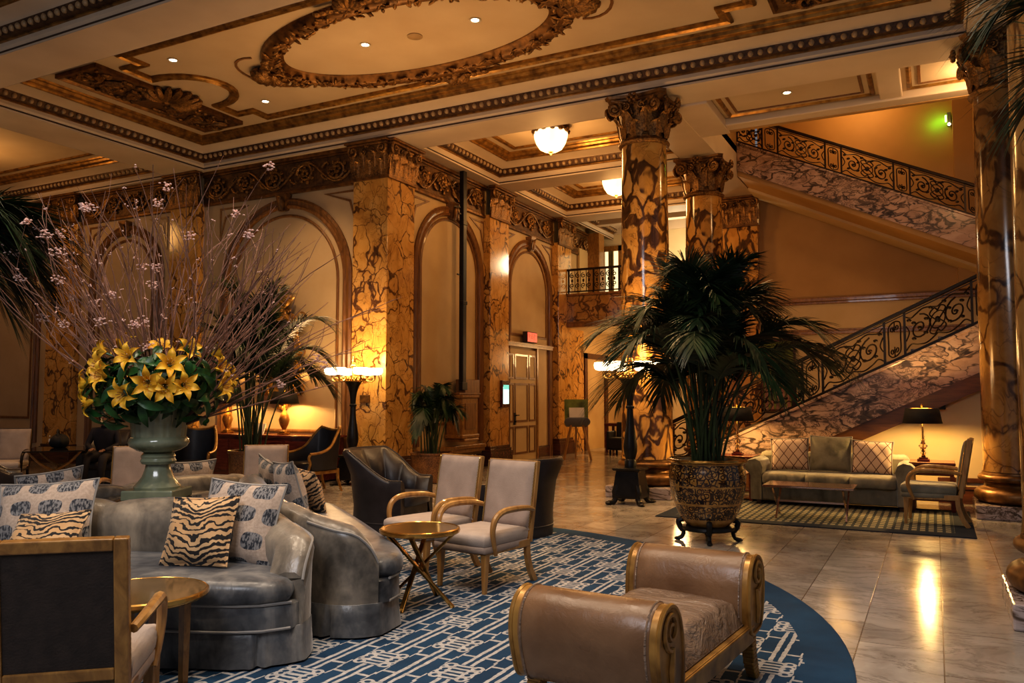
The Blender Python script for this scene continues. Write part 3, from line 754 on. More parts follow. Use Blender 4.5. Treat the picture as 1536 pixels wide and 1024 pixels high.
# ---- free columns -----------------------------------------------------------
def column(x, y, label, mat):
    t = thing('marble_column', label, 'column', (x, y, 0))
    MB().box(-.50, .50, -.50, .50, 0, .17).build('plinth', MAT['plinth'], t, smooth=False, bevel=.015)
    pr = [(.44,.17)]
    for i in range(9): a = -PI/2+PI*i/8; pr.append((.41+.09*cos(a), .265+.09*sin(a)))
    pr += [(.40,.36),(.385,.375),(.375,.40),(.385,.425),(.40,.435)]
    for i in range(9): a = -PI/2+PI*i/8; pr.append((.405+.045*cos(a), .48+.045*sin(a)))
    pr += [(.405,.53),(.40,.55),(.385,.56)]
    MB().lathe(pr, 40).build('base', MAT['giltdk'], t)
    sh = [(.40,.56),(.388,.66)]+[(lerp(.388,.345,((z-.66)/4.7)**1.4), z) for z in [.66+4.7*i/10 for i in range(1, 11)]]
    MB().lathe(sh, 40).build('shaft', MAT[mat], t)
    cp = MB()
    cp.lathe([(.355,5.36),(.39,5.38),(.40,5.405),(.385,5.43),(.345,5.45),(.335,5.5),(.345,5.75),(.40,5.93),(.44,5.97)], 32)
    def fr(a):
        ca, sa = cos(a), sin(a)
        def f(s, z, out):
            r = interp(z, [(5.45,.345),(5.75,.35),(5.95,.42)])+out
            an = a+s/ .40
            return Vector((r*cos(an), r*sin(an), z))
        return f
    for i in range(8):
        acanthus(cp, fr(i*PI/4), 0, 5.46, .28, .27, .10)
        acanthus(cp, fr(i*PI/4+PI/8), 0, 5.52, .26, .40, .12)
    for i in range(4):
        f = fr(i*PI/2)
        for j in range(6): cp.ball(f(.05*cos(j*PI/3), 6.0+.05*sin(j*PI/3), .13), .034, 6, 4)
        cp.ball(f(0, 6.0, .15), .03, 6, 4)
        for sg in (-1, 1):
            sp = spiral((sg*.10, 5.90), .055, .012, 1.5, PI/2, 18, sg)
            cp.tube([f(p[0], p[1], .09) for p in sp], .014, 5)
    cap = cp.build('capital', MAT['orn'], t)
    for i in range(4):
        a0 = i*PI/2; v = MB(); nn = Vector((cos(a0), sin(a0), 0)); tn = Vector((-sin(a0), cos(a0), 0))
        for sg in (-1, 1):
            g = lambda q, z, o: nn*(.40+o+.055*(abs(q)/.34)**2)+tn*q+Vector((0,0,z))
            sp = spiral((sg*.315, 5.885), .118, .016, 1.9, PI/2, 30, sg)
            v.tube([g(p[0], p[1], .025*k/30) for k, p in enumerate(sp)], [lerp(.034,.018,k/30) for k in range(31)], 6)
            v.ball(g(sg*.315, 5.885, .03), .028, 7, 5)
            v.tube([g(sg*x, z, 0) for x, z in ((.315,6.0),(.24,6.0),(.14,5.95),(.07,5.88),(.05,5.80))], [.034,.03,.026,.022,.014], 6)
        v.build('volute', MAT['orn'], cap)
    poly = []
    for i in range(4):
        a0 = PI/4+i*PI/2; c_ = Vector((cos(a0), sin(a0), 0)); tn = Vector((-sin(a0), cos(a0), 0))
        poly += [tuple((c_*.62-tn*.055).xy), tuple((c_*.62+tn*.055).xy)]
        nxt = Vector((cos(a0+PI/2), sin(a0+PI/2), 0)); tn2 = Vector((-sin(a0+PI/2), cos(a0+PI/2), 0))
        A = c_*.62+tn*.055; B = nxt*.62-tn2*.055
        for k in range(1, 7):
            q = A.lerp(B, k/7); dirn = (c_+nxt).normalized(); poly.append(tuple((q-dirn*.075*sin(PI*k/7)).xy))
    MB().stack(poly, [(5.99,.86),(6.02,.93),(6.045,.94),(6.06,1.0),(6.10,1.03)], (0,0)).build('abacus', MAT['giltdk'], cap, angle=30)
    return t
column(-3.92, 12.05, 'gold and brown marble column behind the big potted palm', 'column')
column(-3.92, 15.75, 'marble column half hidden by the front column, nearer the balcony', 'column')
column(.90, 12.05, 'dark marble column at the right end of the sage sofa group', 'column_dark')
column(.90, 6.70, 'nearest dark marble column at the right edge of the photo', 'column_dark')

# ---- centre ceiling: frame, oval wreath, carved panels ----------------------
fr = []
half = [(-10.65,10.86),(-10.65,10.5),(-11.02,10.5),(-11.02,10.06)]+[(-11.02+.86*sin(PI*i/14), 9.36+.68*cos(PI*i/14)) for i in range(15)]+[(-11.02,8.66),(-11.02,8.22),(-10.65,8.22),(-10.65,7.86)]
mirr = [(-13.0-p[0], p[1]) for p in half[::-1]]
loop = [(p[0], p[1], 0) for p in half]+[(p[0], p[1], 0) for p in mirr]
t_ = struct(MB().sweep(loop, [(-.07,6.602),(-.07,6.565),(-.03,6.55),(.01,6.57),(.05,6.545),(.08,6.57),(.08,6.602)], closed=True).build('trim_3', MAT['gilt'], angle=30), 'gilt frame moulding of the centre ceiling panel')
OC = (-6.54, 9.38)
def oval(rx, ry, n=64): return [(OC[0]+rx*cos(2*PI*i/n), OC[1]+ry*sin(2*PI*i/n), 0) for i in range(n)]
ov = struct(MB().sweep(oval(2.36, 1.14), [(.16,6.602),(.15,6.56),(.08,6.50),(-.02,6.48),(-.10,6.52),(-.13,6.57),(-.17,6.58),(-.18,6.602)], closed=True).build('trim_4', MAT['giltdk'], angle=60), 'carved gilt oval wreath on the ceiling')
rnd = random.Random(5); lv = MB()
for i in range(300):
    a = 2*PI*i/300+rnd.uniform(-.02,.02); k = rnd.uniform(-.14,.10)
    x = OC[0]+(2.37+k)*cos(a); y = OC[1]+(1.15+k)*sin(a)
    m_ = Matrix.Translation((x, y, 6.50+rnd.uniform(-.02,.015))) @ Euler((rnd.uniform(-.6,.6), rnd.uniform(-.6,.6), rnd.uniform(0,6)), 'XYZ').to_matrix().to_4x4()
    lv.ball((0,0,0), (.075,.03,.022), 6, 4, m_)
lv.build('leaf_carving', MAT['orn'], ov)
def fan(mb, x, y, ang, r, n=9, z=6.55, wd=PI*1.05):
    for i in range(n):
        a = ang-wd/2+wd*i/(n-1); L = r*(.82+.18*cos((i-(n-1)/2)/(n-1)*PI))
        pts = [(x+L*t*cos(a), y+L*t*sin(a), z-.05*sin(PI*min(1,t*1.1))-.015) for t in (0,.25,.5,.75,.95,1.04)]
        mb.tube(pts, [.025,.045,.06,.07,.06,.02], 6)
    mb.ball((x, y, z-.04), (.09,.09,.06), 8, 5)
sh = MB()
for (a, rx, ry) in ((PI, 2.55, 0), (0, 2.55, 0), (-PI/2, 0, 1.32), (PI/2, 0, 1.32)):
    x = OC[0]+(-rx if a == PI else rx if a == 0 else 0); y = OC[1]+(-ry if a < 0 else ry if a == PI/2 else 0)
    fan(sh, x, y, a, .36 if rx else .22)
    for k in (-1, 1):
        for j in range(5):
            if rx: sh.ball((x+(.0 if a else 0)+rnd.uniform(-.1,.1)-.12*cos(a)*j*.5, y+k*(.12+.09*j), 6.51), (.09,.06,.04), 7, 5)
            else: sh.ball((x+k*(.12+.1*j), y+rnd.uniform(-.03,.03), 6.51), (.07,.06,.04), 7, 5)
sh.build('shell_ornament', MAT['orn'], ov)
# thin line following the shells and field line
ln = MB()
for sg in (-1, 1):
    ln.sweep([(OC[0]+sg*(2.62+.42*cos(a))*1.0, OC[1]+.5*sin(a)*1.2, 0) for a in [-PI*.62+PI*1.24*i/14 for i in range(15)]], [(-.02,6.602),(-.02,6.585),(.02,6.585),(.02,6.602)])
ln.build('field_line', MAT['lineb'], ov)
def carved_panel(sgn):
    q = lambda x: x if sgn < 0 else -13.0-x
    xs = sorted((q(-12.25), q(-11.26)))
    p = struct(MB().box(xs[0], xs[1], 7.86, 10.86, 6.56, 6.602).build('trim_5', MAT['ornbk'], smooth=False, bevel=.02), 'dark carved panel at the end of the centre ceiling')
    m_ = MB(); g = MB()
    g.sweep([(xs[0],7.86,0),(xs[1],7.86,0),(xs[1],10.86,0),(xs[0],10.86,0)], [(0,6.60),(0,6.53),(-.04,6.52),(-.08,6.56)], closed=True)
    xc = sum(xs)/2; rn = random.Random(2)
    for k in (-1, 1):
        for j in range(3):
            sp = spiral((xc, 9.38+k*(.42+.45*j)), .22, .03, 1.6, 0, 22, k*(1 if j % 2 else -1))
            m_.tube([(a_, b_, 6.53-.012*sin(i)) for i, (a_, b_) in enumerate(sp)], [lerp(.05,.022,i/22) for i in range(23)], 5)
        for j in range(46):
            m_.ball((xc+rn.uniform(-.36,.36), 9.38+k*rn.uniform(.2,1.45), 6.545), (rn.uniform(.03,.07), rn.uniform(.03,.08), .035), 6, 4)
    ax = xs[1] if sgn < 0 else xs[0]
    fan(m_, ax-.28*(-sgn), 9.38, 0 if sgn < 0 else PI, .60, 11, 6.57, PI*.98)
    g.build('panel_moulding', MAT['giltdk'], p, angle=30); m_.build('carving', MAT['orn'], p)
carved_panel(-1); carved_panel(1)

# downlights and pendants ------------------------------------------------------
def downlight(x, y, z, label, lit=True):
    t = thing('recessed_downlight', label, 'downlight', (x, y, z))
    MB().lathe([(.052,0),(.080,-.004),(.085,-.010),(.075,-.014),(.055,-.008),(.052,.0)], 20, cap=False).build('ring', MAT['chrome'], t)
    MB().lathe([(0,-.004),(.03,-.006),(.053,-.002)], 16, cap=False).build('lamp', MAT['down'] if lit else MAT['egg'], t)
    return t
downlight(-7.2, 9.25, ZC, 'left of the two lit downlights inside the ceiling oval')
downlight(-5.39, 9.31, ZC, 'right of the two lit downlights inside the ceiling oval')
downlight(-10.13, 8.34, ZC, 'lit downlight left of the oval nearest the plain ivory beam')
downlight(-10.15, 10.29, ZC, 'small lit downlight at the far left corner of the centre ceiling')
downlight(-1.9, 12.98, 6.22, 'lit downlight in the ceiling panel above the staircase')
vent = thing('ceiling_vent', 'small round unlit disc between the two oval downlights', 'ceiling vent', (-6.4, 9.35, ZC)); MB().lathe([(.11,0),(.11,-.012),(.07,-.018),(0,-.018)], 20).build('disc', MAT['egg'], vent)
def pendant(x, y, label):
    t = thing('ceiling_lamp', label, 'ceiling lamp', (x, y, ZC))
    MB().lathe([(.0,0),(.36,0),(.36,-.03),(.30,-.05),(.34,-.08),(.30,-.11),(.0,-.11)], 28).build('crown', MAT['giltdk'], t)
    lf = MB()
    for i in range(12):
        a = i*PI/6; lf.ball((.32*cos(a), .32*sin(a), -.11), (.06,.06,.05), 6, 4)
    lf.build('crown_leaves', MAT['orn'], t)
    pr = [(.30,-.11),(.315,-.16),(.305,-.24),(.27,-.35),(.21,-.44),(.12,-.49),(.04,-.50)]
    MB().lathe(pr, 64, flute=lambda a, z: 1+.025*cos(a*16)).build('glass_bowl', MAT['pendglass'], t)
    MB().lathe([(0,-.56),(.02,-.55),(.035,-.53),(.02,-.515),(.06,-.50),(.05,-.485),(0,-.48)], 14).build('finial', MAT['brass'], t)
pendant(-6.30, 13.75, 'glowing ribbed glass bowl lamp left of the front column capital')
pendant(-6.35, 17.45, 'second glowing glass bowl lamp, partly behind the front column')
# ---------------------------------------------------------------- staircase
def zl(x): return .86+.479*(x+2.83)          # lower stringer top
def zu(x): return 4.82-.472*(x-.69)          # upper stringer top
def band(x0, x1, ztop, h0, h1, y0, y1, n=1, floor=None):
    m_ = MB(); xs = [x0, x1]
    if floor is not None:
        k = (ztop(x1)-ztop(x0))/(x1-x0)
        for h in (h0, h1):
            xb = x0+(floor+h-ztop(x0))/k
            if x0 < xb < x1: xs.append(xb)
    q = []
    for x in sorted(xs):
        zb = [ztop(x)-h1, ztop(x)-h0]
        if floor is not None: zb = [max(floor, z) for z in zb]
        q.append((x, zb))
    for (xa, (a0, b0)), (xb, (a1, b1)) in zip(q, q[1:]):
        v = [(xa, y0, a0), (xa, y0, b0), (xa, y1, b0), (xa, y1, a0), (xb, y0, a1), (xb, y0, b1), (xb, y1, b1), (xb, y1, a1)]
        m_.add(v, [(0,1,2,3),(7,6,5,4),(0,4,5,1),(1,5,6,2),(2,6,7,3),(3,7,4,0)])
    return m_
def railing(parent, segs, ztop, y, h, x_end0, x_end1, flip=1):
    """segs: list of (x0,x1,kind)"""
    r = MB()
    def P(x, v, o=0): return (x, y+o, ztop(x)+v)
    r.bar(P(x_end0, h), P(x_end1, h), .075, .055); r.build('handrail', MAT['ironbr'], parent, bevel=.012)
    b_ = MB(); b_.bar(P(x_end0, .045), P(x_end1, .045), .04, .035); b_.bar(P(x_end0, h-.055), P(x_end1, h-.055), .02, .014); b_.build('bottom_rail', MAT['ironbr'], parent, smooth=False)
    xs = sorted({x for s_ in segs for x in s_[:2]})
    for x in xs:
        MB().bar(P(x, .03), P(x, h), .034, .034, up=(1,0,0)).build('post', MAT['ironbr'], parent, smooth=False)
    for (x0, x1, kind) in segs:
        m_ = MB(); w = x1-x0; lo, hi = .075, h-.075; H = hi-lo
        f = lambda u, v: P(x0+w*u, lo+H*v)
        def curve(pts, rr=.012, n=5): m_.tube([f(*p) for p in catmull([(a, b__, 0) for a, b__ in pts], n)] if False else [f(p[0], p[1]) for p in catmull([(a, b__, 0) for a, b__ in pts], n)], rr, 5)
        if kind == 'n':
            curve([(.2,.15),(.2,.5),(.2,.85),(.35,.95),(.5,.97),(.65,.95),(.8,.85),(.8,.5),(.8,.15),(.65,.05),(.5,.03),(.35,.05),(.2,.15)], .011, 3)
            for vv in (.2, .8):
                for sg in (-1, 1):
                    sp = spiral((.5+sg*.12, vv), .11, .03, 1.2, 0 if sg < 0 else PI, 10, sg)
                    m_.tube([f(p[0], vv+(p[1]-vv)*.8) for p in sp], .009, 4)
            m_.tube([f(.5,.03), f(.5,.3)], .008, 4); m_.tube([f(.5,.7), f(.5,.97)], .008, 4)
            m_.ball(f(.5,.82), .02, 6, 4); m_.ball(f(.5,.2), .02, 6, 4)
        else:
            for sg in (-1, 1):
                cu = .5+sg*.27
                sp = spiral((cu, .5), .36, .05, 1.6, PI/2, 26, sg)
                m_.tube([f(cu+(p[0]-cu)*.62*H/w*1.35, p[1]) for p in sp], .013, 5)
                curve([(.5+sg*.48,.95),(.5+sg*.40,.86),(.5+sg*.33,.90),(.5+sg*.2,.97),(.5,.84)], .011)
                curve([(.5+sg*.48,.05),(.5+sg*.40,.16),(.5+sg*.30,.08),(.5+sg*.16,.03),(.5,.15)], .011)
                curve([(.5+sg*.02,.5),(.5+sg*.12,.72),(.5+sg*.05,.84),(.5,.74)], .011)
                curve([(.5+sg*.02,.5),(.5+sg*.12,.28),(.5+sg*.05,.16),(.5,.26)], .011)
                curve([(.5+sg*.48,.3),(.5+sg*.43,.5),(.5+sg*.48,.7)], .010)
                for (du, dv) in ((.27,.5),(.36,.70),(.17,.66),(.36,.28),(.18,.30),(.43,.82),(.10,.9)):
                    q = f(.5+sg*du, dv); m_.ball(q, (.034,.012,.024), 6, 4)
            sp = [(.5+.11*cos(2*PI*i/16), .5+.22*sin(2*PI*i/16)) for i in range(17)]
            m_.tube([f(*p) for p in sp], .010, 5)
            m_.ball(f(.5,.5), (.04,.014,.05), 6, 4)
        m_.build('scroll_panel', MAT['ironbr'], parent)
# lower flight
st = thing('marble_staircase', 'lower stair flight with pink veined marble side behind the sage sofa', 'staircase')
band(-4.62, 3.1, zl, 0, .655, 13.0, 13.12, floor=0).build('stringer', MAT['pink'], st, smooth=False)
band(-4.6, 3.1, zl, -.02, .03, 12.965, 13.14).build('stringer_cap', MAT['pink'], st, smooth=False, bevel=.01)
band(-1.4, 2.5, zl, .34, .38, 12.985, 13.01).build('stringer_ledge', MAT['pink'], st, smooth=False)
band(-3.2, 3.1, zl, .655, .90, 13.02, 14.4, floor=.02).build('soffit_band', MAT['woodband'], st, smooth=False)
sp_ = MB()
for i in range(20):
    x0 = -4.55+.355*i; sp_.box(x0, x0+.36, 13.12, 14.4, max(0, .17*(i+1)-.2), .17*(i+1)-.03)
sp_.build('steps', MAT['step'], st, smooth=False)
railing(st, [(-3.9,-3.05,'w'),(-3.05,-2.77,'n'),(-2.77,-1.91,'w'),(-1.91,-1.78,'n'),(-1.78,-1.49,'n'),(-1.49,-.63,'w'),(-.63,-.36,'n'),(-.36,.5,'w'),(.5,.78,'n'),(.78,1.64,'w'),(1.64,2.45,'w')], zl, 13.05, .69, -4.2, 2.45)
MB().bar((-1.91,13.05,zl(-1.91)), (-1.91,13.05,zl(-1.91)+.72), .07, .07, up=(1,0,0)).build('newel', MAT['ironbr'], st, smooth=False)
# upper flight
st2 = thing('marble_staircase', 'upper stair flight crossing above the ochre wall', 'staircase')
def zu2(x): return zu(x)
band(-3.54, 3.1, zu, 0, .59, 17.1, 17.22).build('stringer', MAT['pink'], st2, smooth=False)
band(-3.54, 3.1, zu, -.02, .02, 17.07, 17.24).build('stringer_cap', MAT['pink'], st2, smooth=False, bevel=.008)
band(-3.54, 3.1, zu, .59, .70, 17.13, 19.1).build('soffit_band', MAT['ochre'], st2, smooth=False)
band(-3.54, 3.1, zu, .70, .76, 18.2, 19.1).build('soffit_line', MAT['stairwall'], st2, smooth=False)
band(-3.54, 3.1, zu, .0, .59, 17.22, 19.1).build('steps', MAT['step'], st2, smooth=False)
railing(st2, [(-3.54,-3.03,'w'),(-3.03,-2.72,'n'),(-2.72,-1.81,'w'),(-1.81,-1.51,'n'),(-1.51,-.58,'w'),(-.58,-.30,'n'),(-.30,.61,'w'),(.61,.92,'n'),(.92,1.83,'w'),(1.83,2.9,'w')], zu, 17.15, .615, -3.54, 3.0)
ld = struct(MB().box(3.1, 4.6, 13.0, 19.1, 3.5, 3.69).build('trim_6', MAT['pink'], smooth=False), 'stair landing slab')
# walls of the stair hall
wu = MB()
wu.add([(-3.6,13.14,0),(2.5,13.14,0),(2.5,13.14,zl(2.5)-.85),(-1.35,13.14,zl(-1.35)-.68),(-3.6,13.14,.1)], [(0,1,2,3,4)])
wu.add([(-3.6,13.2,0),(2.5,13.2,0),(2.5,13.2,zl(2.5)-.85),(-1.35,13.2,zl(-1.35)-.68),(-3.6,13.2,.1)], [(4,3,2,1,0)])
struct(wu.build('wall_under_stairs', MAT['stairwall'], smooth=False), 'cream wall under the lower stair flight, lit by the table lamp')
struct(MB().box(.0, 2.5, 13.08, 13.14, 0, .20).box(.0, 2.5, 13.06, 13.14, .20, .24).box(0, 2.5, 13.09, 13.14, .30, .36).build('baseboard_stairs', MAT['base'], smooth=False, bevel=.006))
struct(MB().box(4.5, 4.6, 12.43, 19.2, 0, 9.2).build('wall_right', MAT['ochre'], smooth=False))
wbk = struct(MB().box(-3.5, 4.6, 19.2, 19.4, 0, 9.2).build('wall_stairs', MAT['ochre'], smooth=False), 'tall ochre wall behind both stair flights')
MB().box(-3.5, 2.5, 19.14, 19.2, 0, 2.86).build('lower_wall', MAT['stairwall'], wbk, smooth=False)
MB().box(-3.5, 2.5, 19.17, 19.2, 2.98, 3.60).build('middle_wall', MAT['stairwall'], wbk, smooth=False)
MB().box(-3.5, 2.5, 19.10, 19.2, 3.60, 3.68).box(-3.5, 2.5, 19.13, 19.2, 3.54, 3.60).box(-3.5, 2.5, 19.08, 19.2, 2.86, 2.94).box(-3.5, 2.5, 19.12, 19.2, 2.94, 2.98).build('wall_moulding', MAT['honeydk'], wbk, smooth=False, bevel=.01)
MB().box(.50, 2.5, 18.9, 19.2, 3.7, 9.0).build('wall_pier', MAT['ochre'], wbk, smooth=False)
cs = struct(MB().box(-3.5, 4.6, 12.4, 14.0, 6.22, 6.40).build('ceiling_stairs', MAT['ceil'], smooth=False), 'low cream ceiling over the stair hall')
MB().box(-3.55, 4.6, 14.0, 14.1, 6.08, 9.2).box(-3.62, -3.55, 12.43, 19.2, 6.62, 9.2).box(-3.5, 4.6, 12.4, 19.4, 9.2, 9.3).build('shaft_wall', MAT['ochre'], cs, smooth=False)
MB().box(-3.55, -3.02, 12.43, 14.1, 6.06, 6.22).box(-3.55, 4.6, 13.72, 14.1, 6.09, 6.22).box(-.62, -.30, 12.43, 13.72, 6.12, 6.22).build('stair_beam', MAT['beam'], cs, smooth=False, bevel=.02)
for x0, x1 in ((-3.02, -.62), (-.30, 2.4)):
    path = [(x0+.04,12.47,0),(x1-.04,12.47,0),(x1-.04,13.70,0),(x0+.04,13.70,0)]
    MB().sweep(path, [(-.02,6.222),(-.03,6.195),(-.07,6.185),(-.09,6.21),(-.10,6.222)], closed=True).build('gilt_moulding', MAT['gilt'], cs)
    MB().sweep(path, [(-.17,6.222),(-.175,6.205),(-.215,6.205),(-.22,6.222)], closed=True).build('brown_line', MAT['lineb'], cs)
gl = thing('emergency_light', 'small green glowing light on the ochre wall above the upper stair rail', 'emergency light', (.44, 19.10, 7.28))
MB().box(-.04, .04, -.06, .06, -.12, .16).build('housing', MAT['greylight'], gl, bevel=.015); MB().box(-.075, -.04, -.05, .05, -.02, .11).build('lens', MAT['greenlit'], gl, bevel=.01)
MB().ball((0,-.06,-.10), .03).build('spot', MAT['bulb'], gl)

# ---------------------------------------------------------------- balcony and rooms behind
bal = thing('balcony', 'balcony with brown marble front and dark iron railing at the far end', 'balcony', (-6.4, 19.9, 0)); T = Matrix.Translation((6.4, -19.9, 0))
MB(T).box(-8.53, -4.3, 19.6, 19.8, 3.45, 4.15).build('fascia', MAT['fascia'], bal, smooth=False)
MB(T).box(-8.53, -4.3, 19.56, 19.8, 3.30, 3.40).box(-8.53, -4.3, 19.58, 19.8, 3.40, 3.45).box(-8.53, -4.3, 19.56, 19.8, 4.12, 4.18).build('fascia_moulding', MAT['brown'], bal, smooth=False, bevel=.01)
MB(T).box(-8.65, -4.3, 19.8, 24.9, 3.30, 3.5).build('slab', MAT['roompale'], bal, smooth=False)
MB(T).bar((-8.53,19.65,4.82), (-4.3,19.65,4.82), .08, .05).build('handrail', MAT['ironbr'], bal, smooth=False)
MB(T).bar((-8.53,19.65,4.24), (-4.3,19.65,4.24), .03, .03).build('bottom_rail', MAT['ironbr'], bal, smooth=False)
for i in range(6):
    x0 = -8.50+i*.70
    MB(T).bar((x0,19.65,4.18), (x0,19.65,4.82), .03, .03, up=(1,0,0)).build('post', MAT['ironbr'], bal, smooth=False)
    p_ = MB(T)
    for j in range(4):
        xa = x0+.10+j*.16
        for sg in (-1, 1):
            q = spiral((xa, 4.53+sg*.13), .075, .015, 1.3, PI/2*sg, 14, sg); p_.tube([(a, 19.65, b_) for a, b_ in q], .012, 4)
        p_.tube([(xa-.08,19.65,4.25),(xa-.08,19.65,4.80)], .010, 4); p_.ball((xa,19.65,4.53), (.03,.012,.05), 6, 4)
    p_.build('scroll_panel', MAT['ironbr'], bal)
rb = struct(MB().box(-8.8, -3.3, 24.9, 25.1, 0, 6.62).build('wall_far', MAT['roompale'], smooth=False), 'pale wall of the rooms beyond the balcony')
struct(MB().box(-3.55, -3.45, 19.8, 25.0, 0, 6.62).build('wall_far_right', MAT['roompale'], smooth=False))
MB().box(-8.7, -3.6, 22.5, 22.6, 3.5, 6.6).build('gallery_wall', MAT['roompale'], rb, smooth=False)
w_ = struct(MB().box(-8.6, -7.0, 22.44, 22.5, 4.35, 5.75).build('window_1', MAT['windowlit'], smooth=False), 'bright window with pale curtains in the room above the balcony')
fr_ = MB()
for x in (-8.58, -8.05, -7.55, -7.0): fr_.box(x-.05, x+.05, 22.38, 22.46, 3.5, 5.9)
fr_.box(-8.65, -6.95, 22.38, 22.46, 5.75, 5.9); fr_.build('window_frame', MAT['honeydk'], w_, smooth=False)
cu = MB(); cu.grid(40, 1, lambda u, v: (-8.40+.16*u+.0, 22.36+.03*sin(u*40), 3.55+2.2*v)); cu.grid(40, 1, lambda u, v: (-7.90+.3*u, 22.36+.03*sin(u*40), 3.55+2.2*v)); cu.build('curtain', MAT['curtain'], w_)
pr_ = struct(MB().box(-8.64, -8.28, 21.3, 21.7, 3.5, 6.1).build('pier', MAT['honeydk'], smooth=False), 'dark square pier on the balcony level'); pr_.name = 'trim_7'
struct(MB().box(-8.68, -8.62, 20.7, 22.6, 3.5, 5.6).build('door_2', MAT['door'], smooth=False), 'tall panel on the balcony level wall')
cbm = struct(MB().box(-8.7, -3.6, 21.0, 21.25, 6.25, 6.6).box(-8.7, -3.6, 22.4, 22.65, 6.25, 6.6).box(-8.7,-3.6,23.6,23.8,6.25,6.6).build('ceiling_rib', MAT['beam'], smooth=False), 'white ceiling ribs above the balcony'); cbm.name = 'trim_8'
for k, (xa, xb) in enumerate([(-8.3, -7.4), (-6.7, -5.9), (-5.3, -4.6)]):
    dd = struct(MB().box(xa, xb, 24.86, 24.9, 0, 2.5).build('door_%d' % (3+k), MAT['curtain'] if k else MAT['door'], smooth=False), 'dark framed doorway in the far passage wall')
    MB().box(xa-.13, xa, 24.82, 24.9, 0, 2.62).box(xb, xb+.13, 24.82, 24.9, 0, 2.62).box(xa-.13, xb+.13, 24.82, 24.9, 2.5, 2.64).build('door_frame', MAT['base'], dd, smooth=False)
d6 = struct(MB().box(-8.7, -8.66, 21.2, 22.6, 0, 2.55).build('door_6', MAT['wallB'], smooth=False), 'tall opening framed in dark wood at the left of the far passage')
MB().box(-8.7, -8.6, 21.0, 21.2, 0, 2.7).box(-8.7, -8.6, 22.6, 22.8, 0, 2.7).box(-8.7, -8.6, 21.0, 22.8, 2.55, 2.7).build('door_frame', MAT['base'], d6, smooth=False)
struct(MB().box(-8.68, -8.6, 19.95, 20.9, 0, 3.3).build('trim_9', MAT['pilaster'], smooth=False), 'marble lining at the passage entrance')

# flat striped panel standing in for a bright doorway behind the stair rail
pc = thing('framed_doorway_panel', 'framed olive and pink panel standing in for a doorway, glimpsed between the palm and the stair rail', 'doorway panel', (-3.12, 19.1, 1.5)); 
MB().box(-.34, .34, -.02, .03, -.30, 1.24).build('panel_face', MAT['greenp'], pc, smooth=False)
g_ = MB(); [g_.box(-.30+.12*i, -.23+.12*i, -.035, -.02, -.30, .42) for i in range(5)]; g_.build('drape_stripes', MAT['pinkp'], pc, smooth=False)
MB().box(-.38,-.33,-.05,.03,-.34,1.28).box(.33,.38,-.05,.03,-.34,1.28).box(-.38,.38,-.05,.03,1.23,1.28).box(-.38,.38,-.05,.03,-.34,-.29).build('frame', MAT['base'], pc, smooth=False, bevel=.008)

# ---------------------------------------------------------------- wall fixtures
mc = thing('mail_chute', 'tall dark metal chute above a brown wooden box on the first arched passage panel', 'mail chute', (-8.46, 14.15, 0))
MB().box(-.05, .05, -.07, .07, 1.62, 6.42).box(-.03, .06, -.09, .09, 4.98, 5.06).box(-.03, .06, -.09, .09, 3.35, 3.43).box(-.03,.06,-.10,.10,1.62,1.78).build('chute', MAT['iron'], mc, smooth=False, bevel=.012)
for q in (((.0,-.22,3.95), (.0,0,3.95)), ((.0,-.16,5.2), (.0,0,5.2)), ((-.1,-.2,5.35), (0,0,5.35))): MB().bar(*q, .025).build('bracket', MAT['iron'], mc, smooth=False)
bxm = MB().box(-.20, .18, -.30, .32, .72, 1.46).box(-.22, .20, -.33, .35, .66, .74).box(-.20, .22, -.28, .30, .60, .66).box(-.22, .20, -.33, .35, 1.46, 1.52)
bxm.build('mailbox', MAT['honeydk'], mc, smooth=False, bevel=.02)
MB().box(.18, .195, -.20, .22, .84, 1.36).build('mailbox_panel', MAT['brown'], mc, smooth=False, bevel=.008)
MB().box(-.18, .05, .02, .62, 1.50, 1.84).box(-.18, .08, -.25, .62, 1.52, 1.57).build('shelf_box', MAT['brown'], mc, smooth=False, bevel=.015)

es = thing('exit_sign', 'small red lit sign over the cream panelled door', 'sign', (-8.60, 17.45, 2.90))
MB().box(-.02, .10, -.27, .27, -.13, .13).build('housing', MAT['dkline'], es, smooth=False, bevel=.01); MB().box(.10, .106, -.25, .25, -.11, .11).build('face', MAT['exitred'], es, smooth=False)
tx = bpy.data.curves.new('exit_lettering', 'FONT'); tx.body = 'EXIT'; tx.size = .17; tx.align_x = 'CENTER'; tx.align_y = 'CENTER'; tx.extrude = .001
tm_ = bpy.data.objects.new('lettering_curve', tx); COL.objects.link(tm_); bpy.context.view_layer.update()
me_ = bpy.data.meshes.new_from_object(tm_.evaluated_get(bpy.context.evaluated_depsgraph_get())); bpy.data.objects.remove(tm_)
to = bpy.data.objects.new('lettering', me_); COL.objects.link(to); to.parent = es; to.location = (.109, 0, 0); to.rotation_euler = (R(90), 0, R(90)); me_.materials.clear(); me_.materials.append(MAT['white'])
ws = thing('wall_screen', 'small lit screen in a dark red frame on the marble pilaster by the door', 'screen', (-8.50, 16.05, 1.55))
MB().box(-.03, .03, -.17, .17, -.30, .30).build('frame', MAT['redwood'], ws, smooth=False, bevel=.01); MB().box(.03, .035, -.13, .13, -.22, .16).build('display', MAT['screen'], ws, smooth=False)
MB().box(.035, .038, -.13, .13, .10, .20).build('display_band', MAT['screengr'], ws, smooth=False)
wp = thing('wall_plate', 'small dark plate on the bright corner pilaster beside the torchere', 'wall plate', (-9.02, 11.70, 1.45)); MB().box(-.10, .10, -.02, .02, -.07, .07).build('plate', MAT['giltdk'], wp, smooth=False, bevel=.006)
